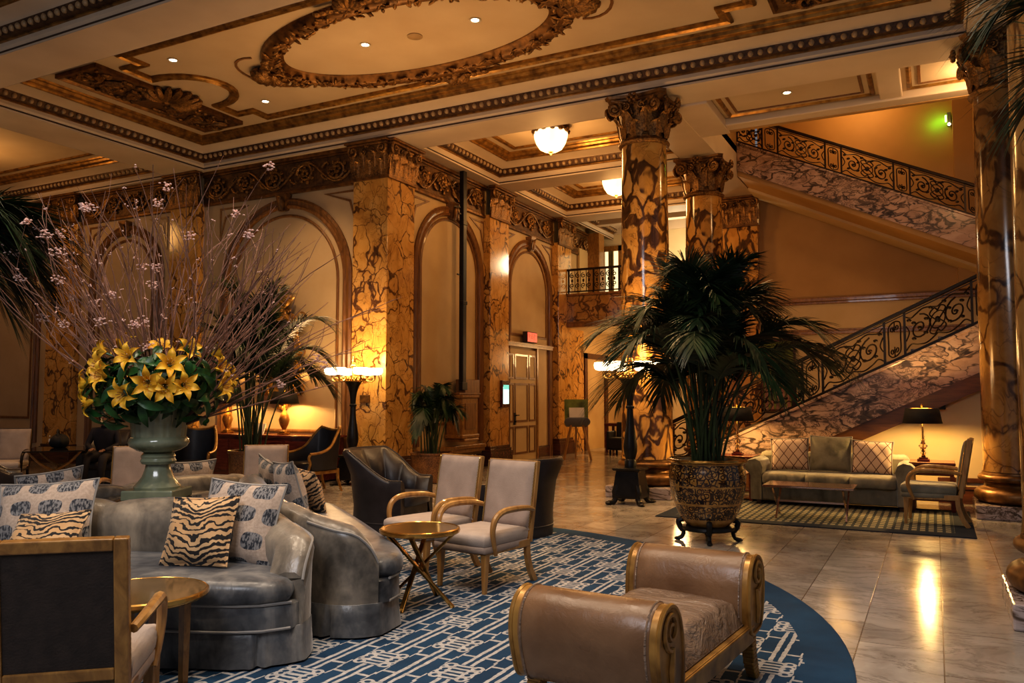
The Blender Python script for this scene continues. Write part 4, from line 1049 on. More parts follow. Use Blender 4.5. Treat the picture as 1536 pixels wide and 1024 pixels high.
wl = thing('wall_box', 'small black box on the cream wall behind the right lamp shade', 'wall box', (.03, 13.10, 1.38)); MB().box(-.10, .10, -.05, .04, -.07, .07).build('box', MAT['black'], wl, smooth=False, bevel=.006)

# stand and desk in the passage
ds_ = thing('leaflet_stand', 'grey leaflet stand with green back on splayed wooden legs in the passage', 'stand', (-7.62, 18.05, 0), -62)
for (x, y) in ((.16,.24),(.16,-.24),(-.2,0)):
    MB().bar((x*1.3, y*1.35, 0), (x*.6, y*.55, .86), .045).build('leg', MAT['honey'], ds_, smooth=False)
tr = MB(); tr.grid(12, 10, lambda u, v: (.05+.24*sin(PI*v*.5)*.9+.0, (u-.5)*.62*(.75+.25*sin(PI*v)), .78+.22*v+.0)); tr.grid(12, 1, lambda u, v: (-.05+v*.10, (u-.5)*.5, .78)); tr.grid(1,1,lambda u,v:(-.05+.1*v,(u-.5)*.5,.78))
tr.build('tray', MAT['greylight'], ds_, solid=.02)
MB().bar((.0,0,.82), (-.12,0,1.42), .56, .03, up=(1,0,0)).build('back_board', MAT['greenp'], ds_, smooth=False)
MB().bar((.12,0,.98), (.02,0,1.22), .36, .04, up=(1,0,0)).build('leaflets', MAT['white'], ds_, smooth=False)
ptb = thing('writing_desk', 'dark desk in the far passage under the black table lamp', 'desk', (-7.0, 20.9, 0))
MB().box(-.9, .9, -.3, .3, .70, .78).build('top', MAT['redwood'], ptb, smooth=False, bevel=.01)
for sx in (-.84, .84):
    for sy in (-.25, .25): MB().box(sx-.03, sx+.03, sy-.03, sy+.03, 0, .70).build('leg', MAT['redwood'], ptb, smooth=False)
pch = thing('armchair', 'black chair in front of the passage desk', 'chair', (-7.15, 20.1, 0), -90)
MB().box(-.3, .3, -.34, .34, .12, .44).build('seat', MAT['black'], pch, bevel=.05); MB().bar((-.3,0,.15), (-.38,0,.82), .68, .12, up=(1,0,0)).build('backrest', MAT['black'], pch, bevel=.04)
MB().box(-.28,.28,-.40,-.32,.12,.60).build('arm', MAT['black'], pch, bevel=.03); MB().box(-.28,.28,.32,.40,.12,.60).build('arm', MAT['black'], pch, bevel=.03)
for sx in (-.24,.24):
    for sy in (-.3,.3): MB().box(sx-.025,sx+.025,sy-.025,sy+.025,0,.12).build('leg', MAT['black'], pch, smooth=False)
jar = thing('storage_jar', 'pale green jar on the passage desk right of its lamp', 'jar', (-6.75, 20.8, .78)); MB().lathe([(.10,0),(.11,.02),(.11,.26),(.09,.30),(.09,.34),(0,.35)], 16).build('body', MAT['celadon'], jar)
# ---------------------------------------------------------------- carpets
CC = (-4.72, 4.30)
cr = tag(MB().lathe([(0,0),(4.33,0),(4.33,.008),(4.32,.012),(0,.012)], 128, cap=False).build('round_carpet', MAT['carpet'], smooth=False), 'huge round blue carpet with white fretwork under the seating group', 'carpet')
cr.location = (CC[0], CC[1], 0)
rg = tag(MB().box(-1.75, 1.75, -1.12, 1.12, 0, .012).build('rug', MAT['rug'], smooth=False, bevel=.004), 'dark bordered check rug under the sage sofa', 'rug'); rg.location = (-1.40, 11.08, 0)
ZR = .0125

# ---------------------------------------------------------------- trefoil settee
def sofa_outline():
    back = catmull([(1.24,-1.47,0),(1.06,-1.45,0),(.92,-1.31,0),(.77,-1.11,0),(.68,-.85,0),(.64,-.5,0),(.64,0,0),(.64,.5,0),(.68,.85,0),(.77,1.11,0),(.92,1.31,0),(1.06,1.45,0),(1.24,1.47,0)], 6)
    return back
def offset(path, d):
    out = []
    for i, p in enumerate(path):
        t = (path[min(i+1, len(path)-1)]-path[max(i-1, 0)]).normalized(); n = Vector((-t.y, t.x, 0)); out.append(p+n*d)
    return out
def make_settee(ang, label):
    t = thing('settee', label, 'sofa', (-5.1, 4.25, ZR), ang)
    back = sofa_outline(); n = len(back)
    tt = [p.y for p in back]
    def h(i):
        y = abs(tt[i]); f = back[i].x
        base = .775 if f < .75 else lerp(.775, .655, min(1, (f-.75)/.40))-.17*max(0, (f-1.08)/.16)**2
        return base+(.045*abs(sin(PI*y/1.0))**.55*max(0,min(1,(1.25-y)/.25)) if y < 1.25 else 0)
    nor = []
    for i in range(n):
        d = (back[min(i+1, n-1)]-back[max(i-1, 0)]).normalized(); nor.append(Vector((-d.y, d.x, 0)))   # towards the hub / outside
    def sec(i):
        H = h(i); o = nor[i]; p = back[i]; tuft = 0
        y = tt[i]; pad = .035*abs(sin(PI*y/1.0))**.6 if abs(y) < 1.15 else .02
        R_ = .085
        pr = [(.085,.19),(.085,.30),(.09,H-.16),(.10,H-.09),(.085,H-.03),(.04,H),(-.02,H),(-.075,H-.025),(-.105-pad,H-.08),(-.10-pad*1.2,H-.18),(-.09-pad,.48),(-.09,.40)]
        return [p+o*a+Vector((0,0,min(z, H))) for a, z in pr]
    # outside must point away from the seat
    sgn = 1 if (nor[n//2].x < 0) else -1
    nor = [q*sgn for q in nor]
    m_ = MB(); K = 12; vs = []; fs = []
    for i in range(n): vs += sec(i)
    for i in range(n-1):
        for k in range(K-1): fs.append((i*K+k, i*K+k+1, (i+1)*K+k+1, (i+1)*K+k))
    fs.append(tuple(range(K))); fs.append(tuple((n-1)*K+k for k in range(K-1, -1, -1)))
    m_.add(vs, fs); bk = m_.build('backrest', MAT['velvetback'], t, angle=60, bevel=.02)
    wl_ = MB()
    for rng in (range(0, 14), range(n-14, n)): MB().tube([back[i]+nor[i]*.088+Vector((0,0,h(i)-.035)) for i in rng], .008, 5).build('piping', MAT['welt'], bk)
    # outlines
    front = []
    for i in range(25):
        y = lerp(1.50, -1.50, i/24); k = abs(y)/1.50
        front.append((1.46-.13*k**14+.03*(1-k*k), y))
    outer = [tuple((back[i]+nor[i]*.085).xy) for i in range(n)]
    full = outer+[(p[0]-.02, p[1]*.995) for p in front]
    # direction: outer runs -y -> +y, front +y -> -y
    cen = (1.0, 0)
    skirt = MB()
    per = []
    for k in range(len(full)):
        a = Vector((*full[k], 0)); b_ = Vector((*full[(k+1) % len(full)], 0)); q = max(1, int((b_-a).length/.012))
        per += [a.lerp(b_, j/q) for j in range(q)]
    L = 0; S_ = []
    for k in range(len(per)): S_.append(L); L += (per[(k+1) % len(per)]-per[k]).length
    vs = []; fs = []; N = len(per); lev = [(.205, 0), (.20, .006), (.11, .012), (.012, .022)]
    for z, fl_ in lev:
        for k in range(N):
            d = (per[(k+1) % N]-per[k-1]).normalized(); o = Vector((d.y, -d.x, 0))
            if o.dot(per[k]-Vector((*cen, 0))) < 0: o = -o
            u = (S_[k]/.62) % 1; pl = -.045*math.exp(-((u-.5)/.022)**2)*(1 if z < .2 else .1)+.014*math.exp(-((abs(u-.5)-.06)/.03)**2)*(1-z/.2)
            wv = .007*sin(S_[k]*17)*(1-z/.2)
            vs.append(per[k]+o*(fl_+pl+wv)+Vector((0,0,z)))
    for j in range(len(lev)-1):
        for k in range(N): fs.append((j*N+k, j*N+(k+1) % N, (j+1)*N+(k+1) % N, (j+1)*N+k))
    fs.append(tuple(range(N)))
    skirt.add(vs, fs); skirt.build('skirt', MAT['velvet'], t, angle=70)
    inner = [tuple((back[i]+nor[i]*.05).xy) for i in range(0, n)]
    fr_in = [(p[0]-.02, p[1]*1.005) for p in front]
    body = inner+fr_in
    MB().stack(body, [(.195,1.0),(.20,1.012),(.33,1.012),(.345,1.0)], cen).build('seat_base', MAT['velvet'], t, angle=50)
    inner2 = [tuple((back[i]-nor[i]*(.06 if 6 < i < n-7 else .0)).xy) for i in range(2, n-2)]
    cush = inner2+front
    MB().stack(cush, [(.345,.985),(.36,1.01),(.395,1.022),(.435,1.016),(.462,.99),(.478,.94),(.488,.83),(.494,.5)], cen).build('seat_cushion', MAT['velvet'], t, angle=75)
    w2 = MB(); w2.tube([Vector((cen[0]+(p[0]-cen[0])*1.012, p[1]*1.012, .345)) for p in fr_in], .009, 5); w2.tube([Vector((cen[0]+(p[0]-cen[0])*1.02, p[1]*1.01, .205)) for p in fr_in], .008, 5)
    w2.build('seat_piping', MAT['welt'], t)
    return t
SA = -70
make_settee(SA, 'grey velvet settee facing the camera, in front of the green flower urn')
make_settee(50, 'grey velvet settee facing away to the right, beside the round gold table')
make_settee(170, 'grey velvet settee on the far left side of the flower urn')
hub = thing('pedestal_table', 'round black topped pedestal under the green flower urn', 'table', (-5.1, 4.25, ZR))
MB().lathe([(.42,0),(.42,.66),(.40,.68)], 40).build('drum', MAT['velvetback'], hub)
MB().lathe([(.40,.68),(.455,.685),(.465,.70),(.465,.72),(.455,.735),(.0,.737)], 48).build('top', MAT['blackglass'], hub)

def pillow(name, w, h, th, mat, label, cat, loc, heading, tilt, roll=0, group=None):
    n = 16
    def shp(u, v, sg):
        x = (u-.5)*2; y = (v-.5)*2
        e = max(0, (1-abs(x)**2.6))*max(0, (1-abs(y)**2.6))
        pinch = 1-.07*(1-abs(y)**2)*abs(x)**3; pin2 = 1-.07*(1-abs(x)**2)*abs(y)**3
        return (x*w/2*pinch+.0, y*h/2*pin2, sg*th/2*e**.55+.006*sin(x*7+y*5)*e)
    m_ = MB(); m_.grid(n, n, lambda u, v: shp(u, v, 1)); m_.grid(n, n, lambda u, v: shp(1-u, v, -1))
    pp = [(x, y) for x, y in [((i/n-.5)*2, -1) for i in range(n)]+[(1, (i/n-.5)*2) for i in range(n)]+[((.5-i/n)*2, 1) for i in range(n)]+[(-1, (.5-i/n)*2) for i in range(n)]]
    o = m_.build(name, mat, angle=180); 
    tb = MB(); tb.tube([shp((x+1)/2, (y+1)/2, 1) for x, y in pp], .008, 5, closed=True)
    tb.build('piping', MAT['welt'] if mat != MAT['tiger'] else mat, o)
    tag(o, label, cat, group)
    o.location = loc; o.rotation_euler = (Matrix.Rotation(R(heading+90), 4, 'Z') @ Matrix.Rotation(R(90-tilt), 4, 'X') @ Matrix.Rotation(R(roll), 4, 'Z')).to_euler()
    return o
def onsofa(ang, f, tv, z):
    a = R(ang); return (-5.1+f*cos(a)-tv*sin(a), 4.25+f*sin(a)+tv*cos(a), z+ZR)
TP = lambda ang, f, tv, z, head, tilt, nm, lab, w=.44, h=.40, th=.15, mat='tiger', roll=0: pillow('cushion', w, h, th, MAT[mat], lab, 'cushion', onsofa(ang, f, tv, z), head, tilt, roll)
TP(SA, .92, 1.02, .715, SA-8, 18, '', 'spotted cream cushion behind the tiger stripe one on the front settee', .54, .50, .16, 'spotted', -3)
TP(SA, 1.10, .86, .685, SA-4, 24, '', 'tiger stripe cushion on the front settee right of centre', .43, .42, .16, 'tiger', 3)
TP(SA, .90, -.30, .715, SA+6, 18, '', 'large spotted cushion at the left of the front settee', .64, .46, .17, 'spotted', 4)
TP(SA, 1.12, -.14, .62, SA-2, 42, '', 'tiger stripe cushion mostly hidden behind the near chair back', .46, .38, .15, 'tiger', 6)
TP(50, .94, .30, .72, 62, 16, '', 'spotted cushion standing edge-on at the hub of the right settee', .50, .48, .17, 'spotted', -4)
TP(50, 1.12, .62, .68, 70, 22, '', 'tiger stripe cushion right of the edge-on spotted one', .44, .40, .16, 'tiger', 5)
TP(50, .86, .95, .72, 58, 15, '', 'spotted cushion just behind the front settee back, right of the urn', .48, .44, .15, 'spotted', 8)
TP(170, .88, -.70, .70, 172, 14, '', 'spotted cushion on the far settee, right of the urn foot', .48, .46, .15, 'spotted', 0)
TP(170, .88, .45, .70, 168, 15, '', 'spotted cushion on the far settee left of the urn', .48, .46, .15, 'spotted', -6)

# ---------------------------------------------------------------- open armchairs
def make_armchair(label, loc, rz, wd='honey', front='linen', group=None, sc=1.0, arm='honey'):
    t = thing('open_armchair', label, 'chair', loc, rz, group); t.scale = (sc, sc, sc)
    for sy in (-1, 1):
        m_ = MB(); m_.add([(.22,sy*.255,.33),(.275,sy*.255,.33),(.275,sy*.20,.33),(.22,sy*.20,.33),(.245,sy*.245,0),(.275,sy*.245,0),(.275,sy*.215,0),(.245,sy*.215,0)], [(0,1,2,3),(7,6,5,4),(0,4,5,1),(1,5,6,2),(2,6,7,3),(3,7,4,0)])
        m_.build('leg', MAT[wd], t, smooth=False, bevel=.004)
        m_ = MB(); pts = catmull([(-.26,sy*.235,.34),(-.265,sy*.235,.22),(-.30,sy*.235,.10),(-.36,sy*.235,0)], 5)
        for a, b_ in zip(pts, pts[1:]): m_.bar(a, b_+(b_-a)*.1, .035, .045)
        m_.build('leg', MAT[wd], t, smooth=False)
    MB().box(-.28, .275, -.255, -.225, .285, .345).box(-.28, .275, .225, .255, .285, .345).box(.245, .275, -.225, .225, .285, .345).box(-.28, -.25, -.225, .225, .285, .345).build('seat_rail', MAT[wd], t, smooth=False, bevel=.006)
    out = [(-.25,-.25),(.24,-.265),(.30,-.22),(.315,0),(.30,.22),(.24,.265),(-.25,.25)]
    poly = [tuple(p.xy) for p in catmull([(*q, 0) for q in out], 4)]
    sb = MB().stack(poly, [(.30,.97),(.31,1.0),(.345,1.0),(.352,.985)], (0,0)).build('seat_base', MAT[front], t, angle=60)
    MB().stack(poly, [(.352,.98),(.36,1.0),(.40,1.015),(.425,1.0),(.44,.94),(.45,.8),(.455,.45)], (0,0)).build('seat_cushion', MAT['linenwh' if front == 'linen' else front], t, angle=70)
    # back, leaning
    T = Matrix.Translation((-.27,0,.34)) @ Matrix.Rotation(R(-10), 4, 'Y')
    fb = MB(T); fb.box(-.045,.0,-.255,-.20,-.02,.63).box(-.045,.0,.20,.255,-.02,.63).box(-.045,.0,-.20,.20,.58,.63).box(-.045,.0,-.20,.20,.05,.10)
    bf = fb.build('back_frame', MAT[wd], t, smooth=False, bevel=.006)
    pad = MB(T)
    def bp(u, v):
        x = (u-.5)*2; z = (v-.5)*2; e = (1-abs(x)**6)*(1-abs(z)**6)
        return (.0+.05*max(0, e)**.4, x*.243, .345+z*.275)
    pad.grid(16, 16, bp); pad.box(-.005,.004,-.243,.243,.07,.62); pad.build('back_pad', MAT[front], t, angle=50)
    MB(T).box(-.036,-.012,-.20,.20,.10,.58).build('back_panel', MAT['backpanel'], t, smooth=False)
    MB(T).box(-.034,-.014,-.20,.20,-.02,.05).build('base_panel', MAT['slats'], t, smooth=False)
    for sy in (-.247, .247): MB(T).tube([(.012+.004*(i%2), sy, .085+.012*i) for i in range(45)], .005, 5).build('nail_trim', MAT['brass'], bf)
    for sy in (-1, 1):
        pts = catmull([(-.305,sy*.262,.575),(-.20,sy*.285,.60),(-.02,sy*.295,.61),(.12,sy*.29,.60),(.20,sy*.285,.55),(.225,sy*.28,.46),(.20,sy*.272,.36),(.165,sy*.262,.28)], 6)
        MB().tube(pts, [interp(i/len(pts), [(0,.020),(.35,.026),(.6,.024),(1,.016)]) for i in range(len(pts))], 8).build('arm', MAT[arm], t)
    return t
make_armchair('pale open armchair nearest the leather bench, right one of the pair by the gold table', (-3.23, 5.74, ZR), -101)
make_armchair('pale open armchair behind the gold table, left one of the pair', (-3.92, 6.02, ZR), -104)
make_armchair('dark backed wooden armchair seen from behind at the front left corner', (-3.25, 2.30, ZR), 131, 'honeydk', sc=.985, arm='honey')
make_armchair('pale armchair facing out behind the spotted cushions, right of the urn', (-6.62, 6.78, ZR), -52, sc=.97)
make_armchair('pale armchair immediately left behind the green urn', (-7.72, 5.95, ZR), -48, sc=.97)
make_armchair('sage seated wooden armchair at the right end of the check rug', (-.06, 10.92, ZR), 176, 'honey', 'sage', sc=1.04)
make_armchair('pale armchair with dark curved arms at the far left edge', (-13.5, 8.1, 0), -48, 'ironbr', arm='ironbr')

# ---------------------------------------------------------------- dark tub chairs
def make_tub(label, loc, rz, sc=1.0):
    t = thing('tub_chair', label, 'chair', loc, rz); t.scale = (sc, sc, sc)
    path = catmull([(.34,-.36,0),(.10,-.37,0),(-.16,-.34,0),(-.30,-.22,0),(-.345,0,0),(-.30,.22,0),(-.16,.34,0),(.10,.37,0),(.34,.36,0)], 14); n = len(path)
    vs = []; fs = []; K = 11
    L = [0]
    for a, b_ in zip(path, path[1:]): L.append(L[-1]+(b_-a).length)
    def H(p): return .60 if p.x > .2 else lerp(.60, .93, min(1, (.2-p.x)/.42)**1.4)
    nor = []
    for i, p in enumerate(path):
        d = (path[min(i+1, n-1)]-path[max(i-1, 0)]).normalized(); o = Vector((d.y, -d.x, 0)); 
        if o.dot(p) < 0: o = -o
        nor.append(o); h_ = H(p); fl_ = .13*max(0, (h_-.60)/.33)
        ch = .055*abs(sin(PI*(L[i]-L[n//2])/.21+PI/2))**.7
        for a, z in [(.05,.0),(.06,.10),(.055,.30),(.055+fl_*.3,h_*.7),(.06+fl_,h_-.03),(.045+fl_,h_),(.01+fl_,h_),(-.02+fl_-ch*.5,h_-.03),(-.055+fl_*.3-ch,h_*.72),(-.06-ch*.6,.44),(-.05,.30)]:
            vs.append(p+o*a+Vector((0,0,z)))
    for i in range(n-1):
        for k in range(K-1): fs.append((i*K+k, i*K+k+1, (i+1)*K+k+1, (i+1)*K+k))
    fs.append(tuple(range(K))); fs.append(tuple((n-1)*K+k for k in range(K-1, -1, -1)))
    b_ = MB().add(vs, fs).build('backrest', MAT['tubdark'], t, angle=60)
    MB().tube([path[i]+nor[i]*(.03+.13*max(0, (H(path[i])-.60)/.33))+Vector((0,0,H(path[i])+.004)) for i in range(n)], .009, 5).build('piping', MAT['tubseat'], b_)
    MB().box(-.26, .33, -.315, .315, .0, .31).build('base', MAT['tubdark'], t, bevel=.01)
    poly = [tuple(p.xy) for p in catmull([(-.27,-.24,0),(.10,-.30,0),(.36,-.30,0),(.40,0,0),(.36,.30,0),(.10,.30,0),(-.27,.24,0)], 4)]
    MB().stack(poly, [(.31,.97),(.32,1.0),(.40,1.01),(.43,.97),(.445,.85),(.45,.4)], (.05,0)).build('seat_cushion', MAT['tubseat'], t, angle=60)
    sk = MB(); sk.tube([p+nor[i]*.062+Vector((0,0,.13)) for i, p in enumerate(path)], .008, 5); sk.build('skirt_piping', MAT['tubseat'], t)
    return t
make_tub('charcoal channel-backed tub chair in front of the bright corner pilaster', (-5.45, 7.56, ZR), 8, .96)
make_tub('charcoal tub chair seen from behind, right of the pale armchair pair', (-4.06, 7.98, ZR), 168, .88)
make_tub('black tub chair at the lower left edge behind the settee', (-10.6, 6.2, 0), 60, .9)

# ---------------------------------------------------------------- bergeres with gilt frames
def make_bergere(label, loc, rz):
    t = thing('bergere_chair', label, 'chair', loc, rz)
    path = catmull([(.30,-.33,.60),(.12,-.35,.62),(-.06,-.34,.70),(-.22,-.29,.90),(-.30,-.24,.985),(-.36,-.12,.955),(-.375,0,.945),(-.36,.12,.955),(-.30,.24,.985),(-.22,.29,.90),(-.06,.34,.70),(.12,.35,.62),(.30,.33,.60)], 5); n = len(path)
    m_ = MB(); vs = []; fs = []
    for i, p in enumerate(path):
        q = Vector((p.x, p.y, 0)); o = q.normalized(); lo = Vector((p.x*.82, p.y*.9, .36))
        for k, (w, of) in enumerate([(0,.02),(.5,.025),(1,.02)]): vs.append(p.lerp(lo, w)+o*of)
        for k, (w, of) in enumerate([(1,-.03),(.5,-.045),(0,-.02)]): vs.append(p.lerp(lo, w)+o*of)
    for i in range(n-1):
        for k in range(5): fs.append((i*6+k, i*6+k+1, (i+1)*6+k+1, (i+1)*6+k))
    fs += [tuple(range(6)), tuple((n-1)*6+k for k in range(5, -1, -1))]
    m_.add(vs, fs).build('backrest', MAT['navy'], t, angle=70)
    fr_ = MB(); fr_.tube([p+Vector((0,0,.01)) for p in path], .024, 8)
    fr_.ball((-.30,-.24,1.0), .03); fr_.ball((-.30,.24,1.0), .03); fr_.build('top_rail', MAT['giltwood'], t)
    for sy in (-1, 1):
        MB().tube(catmull([(.30,sy*.33,.60),(.325,sy*.33,.55),(.29,sy*.32,.47),(.31,sy*.31,.38),(.31,sy*.30,.30)], 4), .022, 7).build('arm_support', MAT['giltwood'], t)
        MB().tube([(.31,sy*.30,.36),(.315,sy*.30,.28),(.31,sy*.29,.12),(.32,sy*.29,0)], [.034,.032,.022,.02], 8).build('leg', MAT['giltwood'], t)
        MB().tube([(-.28,sy*.22,.36),(-.29,sy*.22,.2),(-.36,sy*.23,0)], [.03,.026,.018], 8).build('leg', MAT['giltwood'], t)
    MB().bar((.315,-.30,.32), (.315,.30,.32), .04, .055).bar((-.28,-.22,.32), (.30,-.30,.32), .035, .055).bar((-.28,.22,.32), (.30,.30,.32), .035, .055).bar((-.28,-.22,.32),(-.28,.22,.32),.035,.055).build('seat_rail', MAT['giltwood'], t, smooth=False, bevel=.008)
    poly = [tuple(p.xy) for p in catmull([(-.28,-.2,0),(.1,-.28,0),(.31,-.28,0),(.34,0,0),(.31,.28,0),(.1,.28,0),(-.28,.2,0)], 4)]
    MB().stack(poly, [(.34,.98),(.36,1),(.43,1.01),(.46,.96),(.475,.8),(.48,.4)], (.05,0)).build('seat_cushion', MAT['navy'], t, angle=60)
    return t
make_bergere('dark armchair with gilded curved frame behind the urn, left of the palm pot', (-10.52, 9.25, 0), -58)
make_bergere('dark armchair with gilded curved frame in front of the torchere', (-8.72, 10.05, 0), -105)

# ---------------------------------------------------------------- leather bench
bn = thing('scroll_bench', 'tan leather bench with rolled ends and gilded scroll sides on the round carpet', 'bench', (-1.27, 3.93, ZR), 85)
ap = [(.47,.36),(.475,.46),(.485,.54),(.515,.61),(.565,.655),(.625,.668),(.69,.645),(.735,.59),(.75,.52),(.745,.43),(.72,.34),(.685,.265),(.60,.24),(.50,.25)]
ap = [(x, z-.022 if z > .5 else z) for x, z in ap]
apc = [tuple(p.xy) for p in catmull([(*q, 0) for q in ap], 3, closed=True)]
for sx in (-1, 1):
    pp = [(sx*x, z) for x, z in apc]; n = len(pp)
    m_ = MB(); ys = [-.305,-.295,-.15,0,.15,.295,.305]; vs = []; fs = []
    for j, y in enumerate(ys):
        k_ = .975 if j in (0, 6) else 1
        for x, z in pp: vs.append((sx*.61+(x-sx*.61)*k_, y, .46+(z-.46)*k_))
    for j in range(6):
        for i in range(n): fs.append((j*n+i, j*n+(i+1) % n, (j+1)*n+(i+1) % n, (j+1)*n+i))
    fs += [tuple(range(n)), tuple(6*n+i for i in range(n-1, -1, -1))]
    m_.add(vs, fs); rl = m_.build('rolled_arm', MAT['bench'], bn, angle=60)
    for y in (-.29, .29): MB().tube([(sx*.61+(x-sx*.61)*1.003, y, .46+(z-.46)*1.003) for x, z in pp], .005, 5, closed=True).build('stitched_seam', MAT['benchseat'], rl)
    for sy in (-1, 1):
        g = MB(); vs = []; fs = []
        for y, k_ in ((sy*.304, .97), (sy*.335, .97), (sy*.345, .90)):
            for x, z in pp: vs.append((sx*.61+(x-sx*.61)*k_, y, .46+(z-.46)*k_))
        for j in range(2):
            for i in range(n): fs.append((j*n+i, j*n+(i+1) % n, (j+1)*n+(i+1) % n, (j+1)*n+i))
        fs.append(tuple(2*n+i for i in range(n))); g.add(vs, fs)
        g.tube([(sx*.61+(x-sx*.61)*.95, sy*.342, .46+(z-.46)*.95) for x, z in pp], .011, 6, closed=True)
        sp = spiral((sx*.62, .545), .085, .02, 1.6, -PI/2, 24, sx); g.tube([(a, sy*.348, b_) for a, b_ in sp], .012, 6)
        g.tube([(sx*.60, sy*.347, .47), (sx*.62, sy*.347, .38), (sx*.61, sy*.347, .29)], [.012,.02,.012], 6)
        g.build('scroll_side', MAT['giltwood'], bn, angle=40)
        lg = MB(); pts = catmull([(sx*.58, sy*.30, .27), (sx*.585, sy*.305, .18), (sx*.60, sy*.31, .08), (sx*.635, sy*.315, 0)], 5)
        for i, (a, b_) in enumerate(zip(pts, pts[1:])): w = lerp(.075, .048, i/len(pts)); lg.bar(a, b_+(b_-a)*.05, w, w)
        lg.build('leg', MAT['giltwood'], bn, smooth=False, bevel=.006)
for sy in (-1, 1): MB().box(-.56, .56, sy*.325-.015, sy*.325+.015, .20, .30).box(-.56, .56, sy*.335-.012, sy*.335+.012, .275, .295).build('side_rail', MAT['giltwood'], bn, smooth=False, bevel=.006)
MB().box(-.55, .55, -.31, .31, .22, .30).build('seat_base', MAT['bench'], bn, smooth=False)
sc_ = MB(); sc_.grid(30, 14, lambda u, v: ((u-.5)*1.0, (v-.5)*.62, .30+(.135+.018*sin(PI*u)+.008*sin(u*34+v*3)*sin(PI*v)+.006*sin(u*17+v*6))*(1-abs(2*v-1)**10)**.5*(1-abs(2*u-1)**16)**.5))
sc_.box(-.5,.5,-.31,.31,.29,.305); sc_.build('seat_cushion', MAT['benchseat'], bn, angle=60)

# ---------------------------------------------------------------- tables
gt = thing('round_side_table', 'small round gold table with crossed legs between settee and pale armchairs', 'table', (-3.33, 4.98, ZR))
MB().lathe([(.0,.505),(.275,.505),(.288,.512),(.292,.525),(.288,.54),(.275,.545),(.27,.54)], 48).build('rim', MAT['brass'], gt)
MB().lathe([(0,.5405),(.272,.5405)], 48, cap=False).build('top', MAT['amber'], gt, smooth=False)
for k in range(4):
    a = R(20+90*k); b_ = a+PI*.92
    MB().bar((.25*cos(a), .25*sin(a), .505), (.27*cos(b_), .27*sin(b_), 0), .034, .02).build('leg', MAT['brass'], gt, smooth=False, bevel=.004)
MB().ball((0,0,.25), (.03,.03,.03), 10, 8).build('boss', MAT['brass'], gt)
ot = thing('round_side_table', 'round bronze topped table at lower left, between chair back and settee', 'table', (-3.60, 2.87, ZR))
MB().lathe([(.0,.465),(.30,.465),(.315,.472),(.322,.485),(.318,.50),(.308,.506),(.302,.502)], 56).build('rim', MAT['brass'], ot)
MB().lathe([(0,.5035),(.303,.5035)], 56, cap=False).build('top', MAT['amber'], ot, smooth=False)
for k in range(4):
    a = R(-22+90*k); MB().add([(0.215*cos(a)-.017,0.215*sin(a)-.017,0),(0.215*cos(a)+.017,0.215*sin(a)-.017,0),(0.215*cos(a)+.017,0.215*sin(a)+.017,0),(0.215*cos(a)-.017,0.215*sin(a)+.017,0),(0.215*cos(a)-.022,0.215*sin(a)-.022,.47),(0.215*cos(a)+.022,0.215*sin(a)-.022,.47),(0.215*cos(a)+.022,0.215*sin(a)+.022,.47),(0.215*cos(a)-.022,0.215*sin(a)+.022,.47)], [(0,3,2,1),(4,5,6,7),(0,1,5,4),(1,2,6,5),(2,3,7,6),(3,0,4,7)]).build('leg', MAT['honeydk'], ot, smooth=False)
ct = thing('coffee_table', 'low rose mirrored coffee table with crossed metal legs in front of the sage sofa', 'table', (-1.40, 10.66, ZR))
MB().box(-.52, .52, -.27, .27, .375, .405).build('top', MAT['pinkglass'], ct, smooth=False, bevel=.006)
for sx in (-.40, .40):
    lg = MB(); lg.bar((sx, -.24, .375), (sx, .24, 0), .03, .02, up=(1,0,0)); lg.build('leg', MAT['pinkglass'], ct, smooth=False)
    lg = MB(); lg.bar((sx+.03, .24, .375), (sx+.03, -.24, 0), .03, .02, up=(1,0,0)); lg.build('leg', MAT['pinkglass'], ct, smooth=False)
MB().bar((-.40, 0, .19), (.40, 0, .19), .022).build('stretcher', MAT['pinkglass'], ct, smooth=False)
for nm, x, lab in (('end_table', -.06, 'dark red end table right of the sage sofa under the crystal lamp'), ('end_table', -2.60, 'dark end table left of the sage sofa, half hidden by the big pot')):
    t = thing(nm, lab, 'table', (x, 12.22, 0))
    MB().box(-.27, .27, -.27, .27, .60, .64).box(-.25, .25, -.25, .25, .47, .60).build('top', MAT['redwood'], t, smooth=False, bevel=.01)
    for sx in (-.23, .23):
        for sy in (-.23, .23): MB().box(sx-.025, sx+.025, sy-.025, sy+.025, 0, .47).build('leg', MAT['redwood'], t, smooth=False)
    MB().box(-.23, .23, -.23, .23, .14, .16).build('shelf', MAT['redwood'], t, smooth=False)
